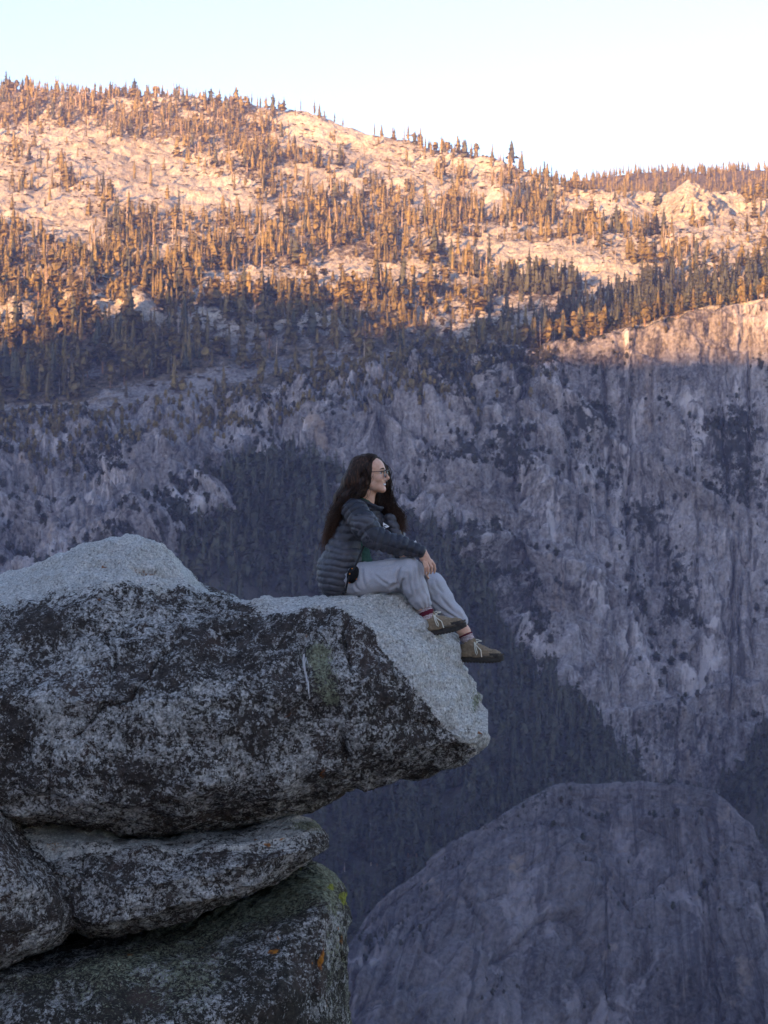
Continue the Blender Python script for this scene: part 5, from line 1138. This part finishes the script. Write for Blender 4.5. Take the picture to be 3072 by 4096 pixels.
guides = [  # root, then the way down; spread, count
 ([hd(-.03, -.05, .09), hd(-.085, -.05, .02), W(1404, 1955, 11.37), W(1362, 2030, 11.36), W(1336, 2110, 11.38), W(1316, 2195, 11.40)], .024, 420),
 ([hd(-.05, 0, .10), hd(-.11, 0, .02), W(1398, 1950, 11.44), W(1354, 2030, 11.43), W(1328, 2110, 11.43), W(1308, 2205, 11.43)], .024, 420),
 ([hd(.0, -.06, .07), hd(-.02, -.085, .0), hd(-.05, -.085, -.07), W(1408, 1990, 11.30), W(1362, 2030, 11.28), W(1335, 2075, 11.30)], .022, 240),
 ([hd(.012, -.055, .075), hd(.0, -.083, .02), hd(-.008, -.085, -.04), hd(-.04, -.082, -.10), W(1405, 1998, 11.29)], .016, 220),
 ([hd(.03, .05, .085), hd(.075, .078, .03), hd(.078, .09, -.05), W(1552, 2005, 11.53), W(1582, 2060, 11.50), W(1612, 2118, 11.47)], .022, 330),
 ([hd(.03, .05, .085), hd(.07, .08, .02), hd(.06, .09, -.08), W(1540, 2020, 11.52), W(1575, 2075, 11.48), W(1598, 2122, 11.45)], .026, 160),
 ([hd(.02, .05, .09), hd(.085, .08, .02), hd(.085, .09, -.07), W(1570, 2010, 11.52), W(1606, 2065, 11.49), W(1604, 2110, 11.46), W(1618, 2128, 11.45)], .014, 60)]
paths, rads = [], []
for pts, spread, n in guides:
    C = cubic(np.array(pts), 16, 0); tt = np.linspace(0, 1, 16)
    for k in range(n):
        off = hrng.normal(0, 1, 3) * spread * .55; wob = fbm(np.stack([tt * 7 + k * .6, tt * 0 + k, tt * 0], 1), 1.0, 2, 743); wob2 = fbm(np.stack([tt * 7 + k * .5, tt * 0 - k, tt * 0], 1), 1.0, 2, 744)
        grow = (.35 + .9 * tt) ; P_ = C + off * grow[:, None] + np.stack([wob, wob2, 0 * wob], 1) * (.030 * tt)[:, None] + np.stack([np.sin(tt * 15 + (k % 9) * .7 + spread * 90), .5 * np.sin(tt * 13 + (k % 7)), 0 * tt], 1) * (.022 * tt)[:, None]
        m = int(hrng.uniform(11, 16.99)); paths.append(P_[:m]); rads.append(np.linspace(.0030, .0009, 16)[:m] * hrng.uniform(.6, 1.2))
# strands lying over the crown, combed from the parting
for k in range(420):
    l0 = hrng.uniform(-1, 1); sgn = -1 if l0 < 0.1 else 1; ph0 = hrng.uniform(-.5, 1.05); pts = []
    for s_ in np.linspace(0, 1, 10):
        ang = s_ * 1.75 * sgn + .12; f_ = (.06 - .13 * (1 - (ph0 + .5) / 1.55) * 1.1) ; f_ = np.interp(ph0, [-.5, 1.05], [-.085, .040]) - .05 * s_ * s_
        rr = math.sqrt(max(.05, 1 - ((f_ + .012) / .103) ** 2)); pts.append(hd(f_, math.sin(ang) * .086 * rr, .016 + math.cos(ang) * .104 * rr))
    paths.append(np.array(pts) + hrng.normal(0, .0015, 3)); rads.append(np.linspace(.0024, .0016, 10))
for k in range(46):       # fly-aways
    g = guides[hrng.integers(len(guides))][0]; C = cubic(np.array(g), 16, 0); P_ = C + hrng.normal(0, .030, 3) * np.linspace(.3, 1.3, 16)[:, None] + np.stack([fbm(np.stack([np.linspace(0, 4, 16) + k * 9, np.full(16, k), np.zeros(16)], 1), 1, 2, 746)] * 3, 1) * A3(.03, .02, .01); paths.append(P_[2:]); rads.append(np.full(14, .0007))
sv, sq = tubes(paths, rads, 3)
part('hair', np.concatenate([v, sv]), np.concatenate([q, sq + len(v)]), MAT_HAIR)
# ---- face: eyes, brows, teeth, lips; glasses; bracelet; pouch; marks
def ball(c, r, fr=HFR, n=10):
    th, ph = np.meshgrid(np.linspace(0, np.pi, n), np.linspace(0, 2 * np.pi, 2 * n, endpoint=False), indexing='ij')
    d = np.stack([np.sin(th) * np.cos(ph) * r[0], np.sin(th) * np.sin(ph) * r[1], np.cos(th) * r[2]], -1).reshape(-1, 3); return d @ fr + c, grid_faces(n, 2 * n, True)
MAT_EYE = flat_mat('eye_white', (.55, .52, .50), .2, .05, 10, 0, .5); MAT_IRIS = flat_mat('dark_iris', (.02, .012, .008), .15, .1, 10, 0, .5); MAT_LASH = flat_mat('brow_hair', (.016, .010, .008), .8, .2, 100)
MAT_LIP = flat_mat('lips', (.36, .13, .11), .45, .12, 60, 0, .4); MAT_TOOTH = flat_mat('teeth', (.72, .70, .66), .25, .03, 30, 0, .5)
for s in (-1, 1):
    vv, qq = ball(hd(.066, s * .031, .004), (.0115, .0125, .0115)); ey = part('eye', vv, qq, MAT_EYE); ey['o_'] = tuple(PO)
    vv, qq = ball(hd(.0745, s * .0318, .004), (.0042, .0056, .0056)); part('iris', vv, qq, MAT_IRIS, ey)
    vv, qq = tubes([[hd(.080, s * .016, .0085), hd(.081, s * .030, .0135), hd(.074, s * .044, .008)]], [[.0014, .0024, .0014]], 5); part('eyelid', vv, qq, MAT_LASH, ey)
    vv, qq = tubes([[hd(.0885, s * .012, .0265), hd(.0855, s * .028, .0325), hd(.071, s * .047, .026)]], [[.0026, .0036, .0016]], 6); part('eyebrow', vv, qq, MAT_LASH)
lp_ = [hd(.068, -.032, -.0515), hd(.086, -.014, -.0585), hd(.090, 0, -.0570), hd(.086, .014, -.0585), hd(.068, .032, -.0515)]
lw_ = [hd(.068, -.032, -.0520), hd(.083, -.015, -.0715), hd(.087, 0, -.0745), hd(.083, .015, -.0715), hd(.068, .032, -.0520)]
vv, qq = tubes([cubic(np.array(lp_), 15, 0), cubic(np.array(lw_), 15, 0)], [np.interp(np.linspace(0, 1, 15), [0, .5, 1], [.0014, .0034, .0014]), np.interp(np.linspace(0, 1, 15), [0, .5, 1], [.0016, .0046, .0016])], 6); part('lips', vv, qq, MAT_LIP)
te = cubic(np.array([hd(.0735, -.025, -.0585), hd(.0845, -.013, -.0632), hd(.0878, 0, -.0640), hd(.0845, .013, -.0632), hd(.0735, .025, -.0585)]), 15, 0)
vv, qq = tubes([te], [np.interp(np.linspace(0, 1, 15), [0, .3, .7, 1], [.0030, .0066, .0066, .0030])], 8); part('teeth', vv, qq, MAT_TOOTH)
MAT_FRAME = flat_mat('dark_spectacle_frame', (.02, .018, .02), .25, .1, 30, 0, .6)
t = NT('spectacle_lens'); t.b.inputs['Transmission Weight'].default_value = 1.0; t.b.inputs['IOR'].default_value = 1.12; MAT_LENS = t.done((.96, .97, 1.0), .02)
ge = bpy.data.objects.new('glasses', None); COL.objects.link(ge); ge.parent = person; ge['o_'] = tuple(PO); ge.empty_display_size = .05
GP, GR_ = [], []
for s in (-1, 1):
    th = np.linspace(0, 2 * np.pi, 28); ca, sa = np.cos(th), np.sin(th); n_ = .62
    yl = .0235 * np.sign(ca) * np.abs(ca) ** n_; zl = .0205 * np.sign(sa) * np.abs(sa) ** n_ ; yl = yl * (1 - .12 * (sa < 0) * np.abs(sa))
    ring = np.array([hd(.100 - .18 * abs(b_ + .0) * (1 if b_ * s > 0 else .2), s * .031 + b_, .001 + c_) for b_, c_ in zip(yl, zl)])
    GP.append(ring); GR_.append(.0013); top_ = ring[2:13]; GP.append(top_); GR_.append(.0022)
    lens = np.concatenate([ring[:-1], [ring[:-1].mean(0)], ring[:-1] - HF * .0015, [ring[:-1].mean(0) - HF * .0015]]); m = 27; k_ = np.arange(m)
    lf_ = np.concatenate([np.stack([k_, (k_ + 1) % m, np.full(m, m)], 1), np.stack([(k_ + 1) % m + m + 1, k_ + m + 1, np.full(m, 2 * m + 1)], 1)]); rim = np.stack([k_, k_ + m + 1, (k_ + 1) % m + m + 1, (k_ + 1) % m], 1)
    part('lens', lens, [lf_, rim], MAT_LENS, ge)
    GP.append([hd(.098, s * .055, .012), hd(.06, s * .068, .012), hd(.0, s * .078, .008)]); GR_.append(.0018)
GP.append([hd(.101, -.008, .004), hd(.104, 0, .007), hd(.101, .008, .004)]); GR_.append(.0014)
vv, qq = tubes(GP, GR_, 6); part('frame', vv, qq, MAT_FRAME, ge)
th = np.linspace(0, 2 * np.pi, 30); wa = (W(1705, 2240, 11.2) - wrR); wa /= np.linalg.norm(wa); wu = np.cross(wa, A3(0, 1, 0)); wu /= np.linalg.norm(wu)
wc = W(1686, 2213, 11.20) ; vv, qq = tubes([[wc + wu * math.cos(x) * .031 + A3(0, 1, 0) * math.sin(x) * .026 for x in th]], [.0032], 6); part('bracelet', vv, qq, MAT_ZIP)
vv, qq = tubes([[hd(.104, -.004, -.040), hd(.101, -.001, -.046), hd(.098, .004, -.041)]], [.0013], 5); part('nose_ring', vv, qq, flat_mat('silver', (.7, .7, .7), .2, .02, 10, 0, .8))
vv, qq = ball(W(1412, 2298, 11.235), (.036, .05, .055), np.stack([A3(.94, 0, -.3), A3(0, 1, 0), A3(.3, 0, .94)])); po = part('pouch', vv, qq, flat_mat('black_cotton', (.006, .006, .007), .9, .2, 60)); po['o_'] = tuple(PO)
MAT_DOT = flat_mat('orange_print', (.62, .20, .03), .8, .1, 30)
for (a, b_, r_) in ((1411, 2278, .0095), (1400, 2296, .006), (1404, 2322, .009), (1425, 2316, .005), (1398, 2331, .006)):
    vv, qq = ball(W(a, b_, 11.186 + .0009 * abs(b_ - 2298) + .0007 * abs(a - 1412)), (r_, .006, r_), np.eye(3), 7); part('dot', vv, qq, MAT_DOT, po)
CY = 11.315
patch('badge', [(1532.5, 2089, CY + .0), (1558, 2106, CY + .015), (1532.5, 2118, CY + .0)], .004, MAT_LOGO, jk)
th = np.linspace(.5, 5.3, 12); vv, qq = tubes([[W(1541 + 5.5 * math.cos(x), 2106 - 5.0 * math.sin(x), CY - .002) for x in th]], [.0022], 5); part('badge_letter', vv, qq, MAT_NAVY, jk)
patch('sleeve_badge', [(1655, 2168, 11.155), (1663, 2161, 11.155), (1667, 2170, 11.155)], .004, MAT_LOGO, jk)
for o in [person] + [c for c in person.children_recursive]:
    if 'o_' in o.keys(): del o['o_']
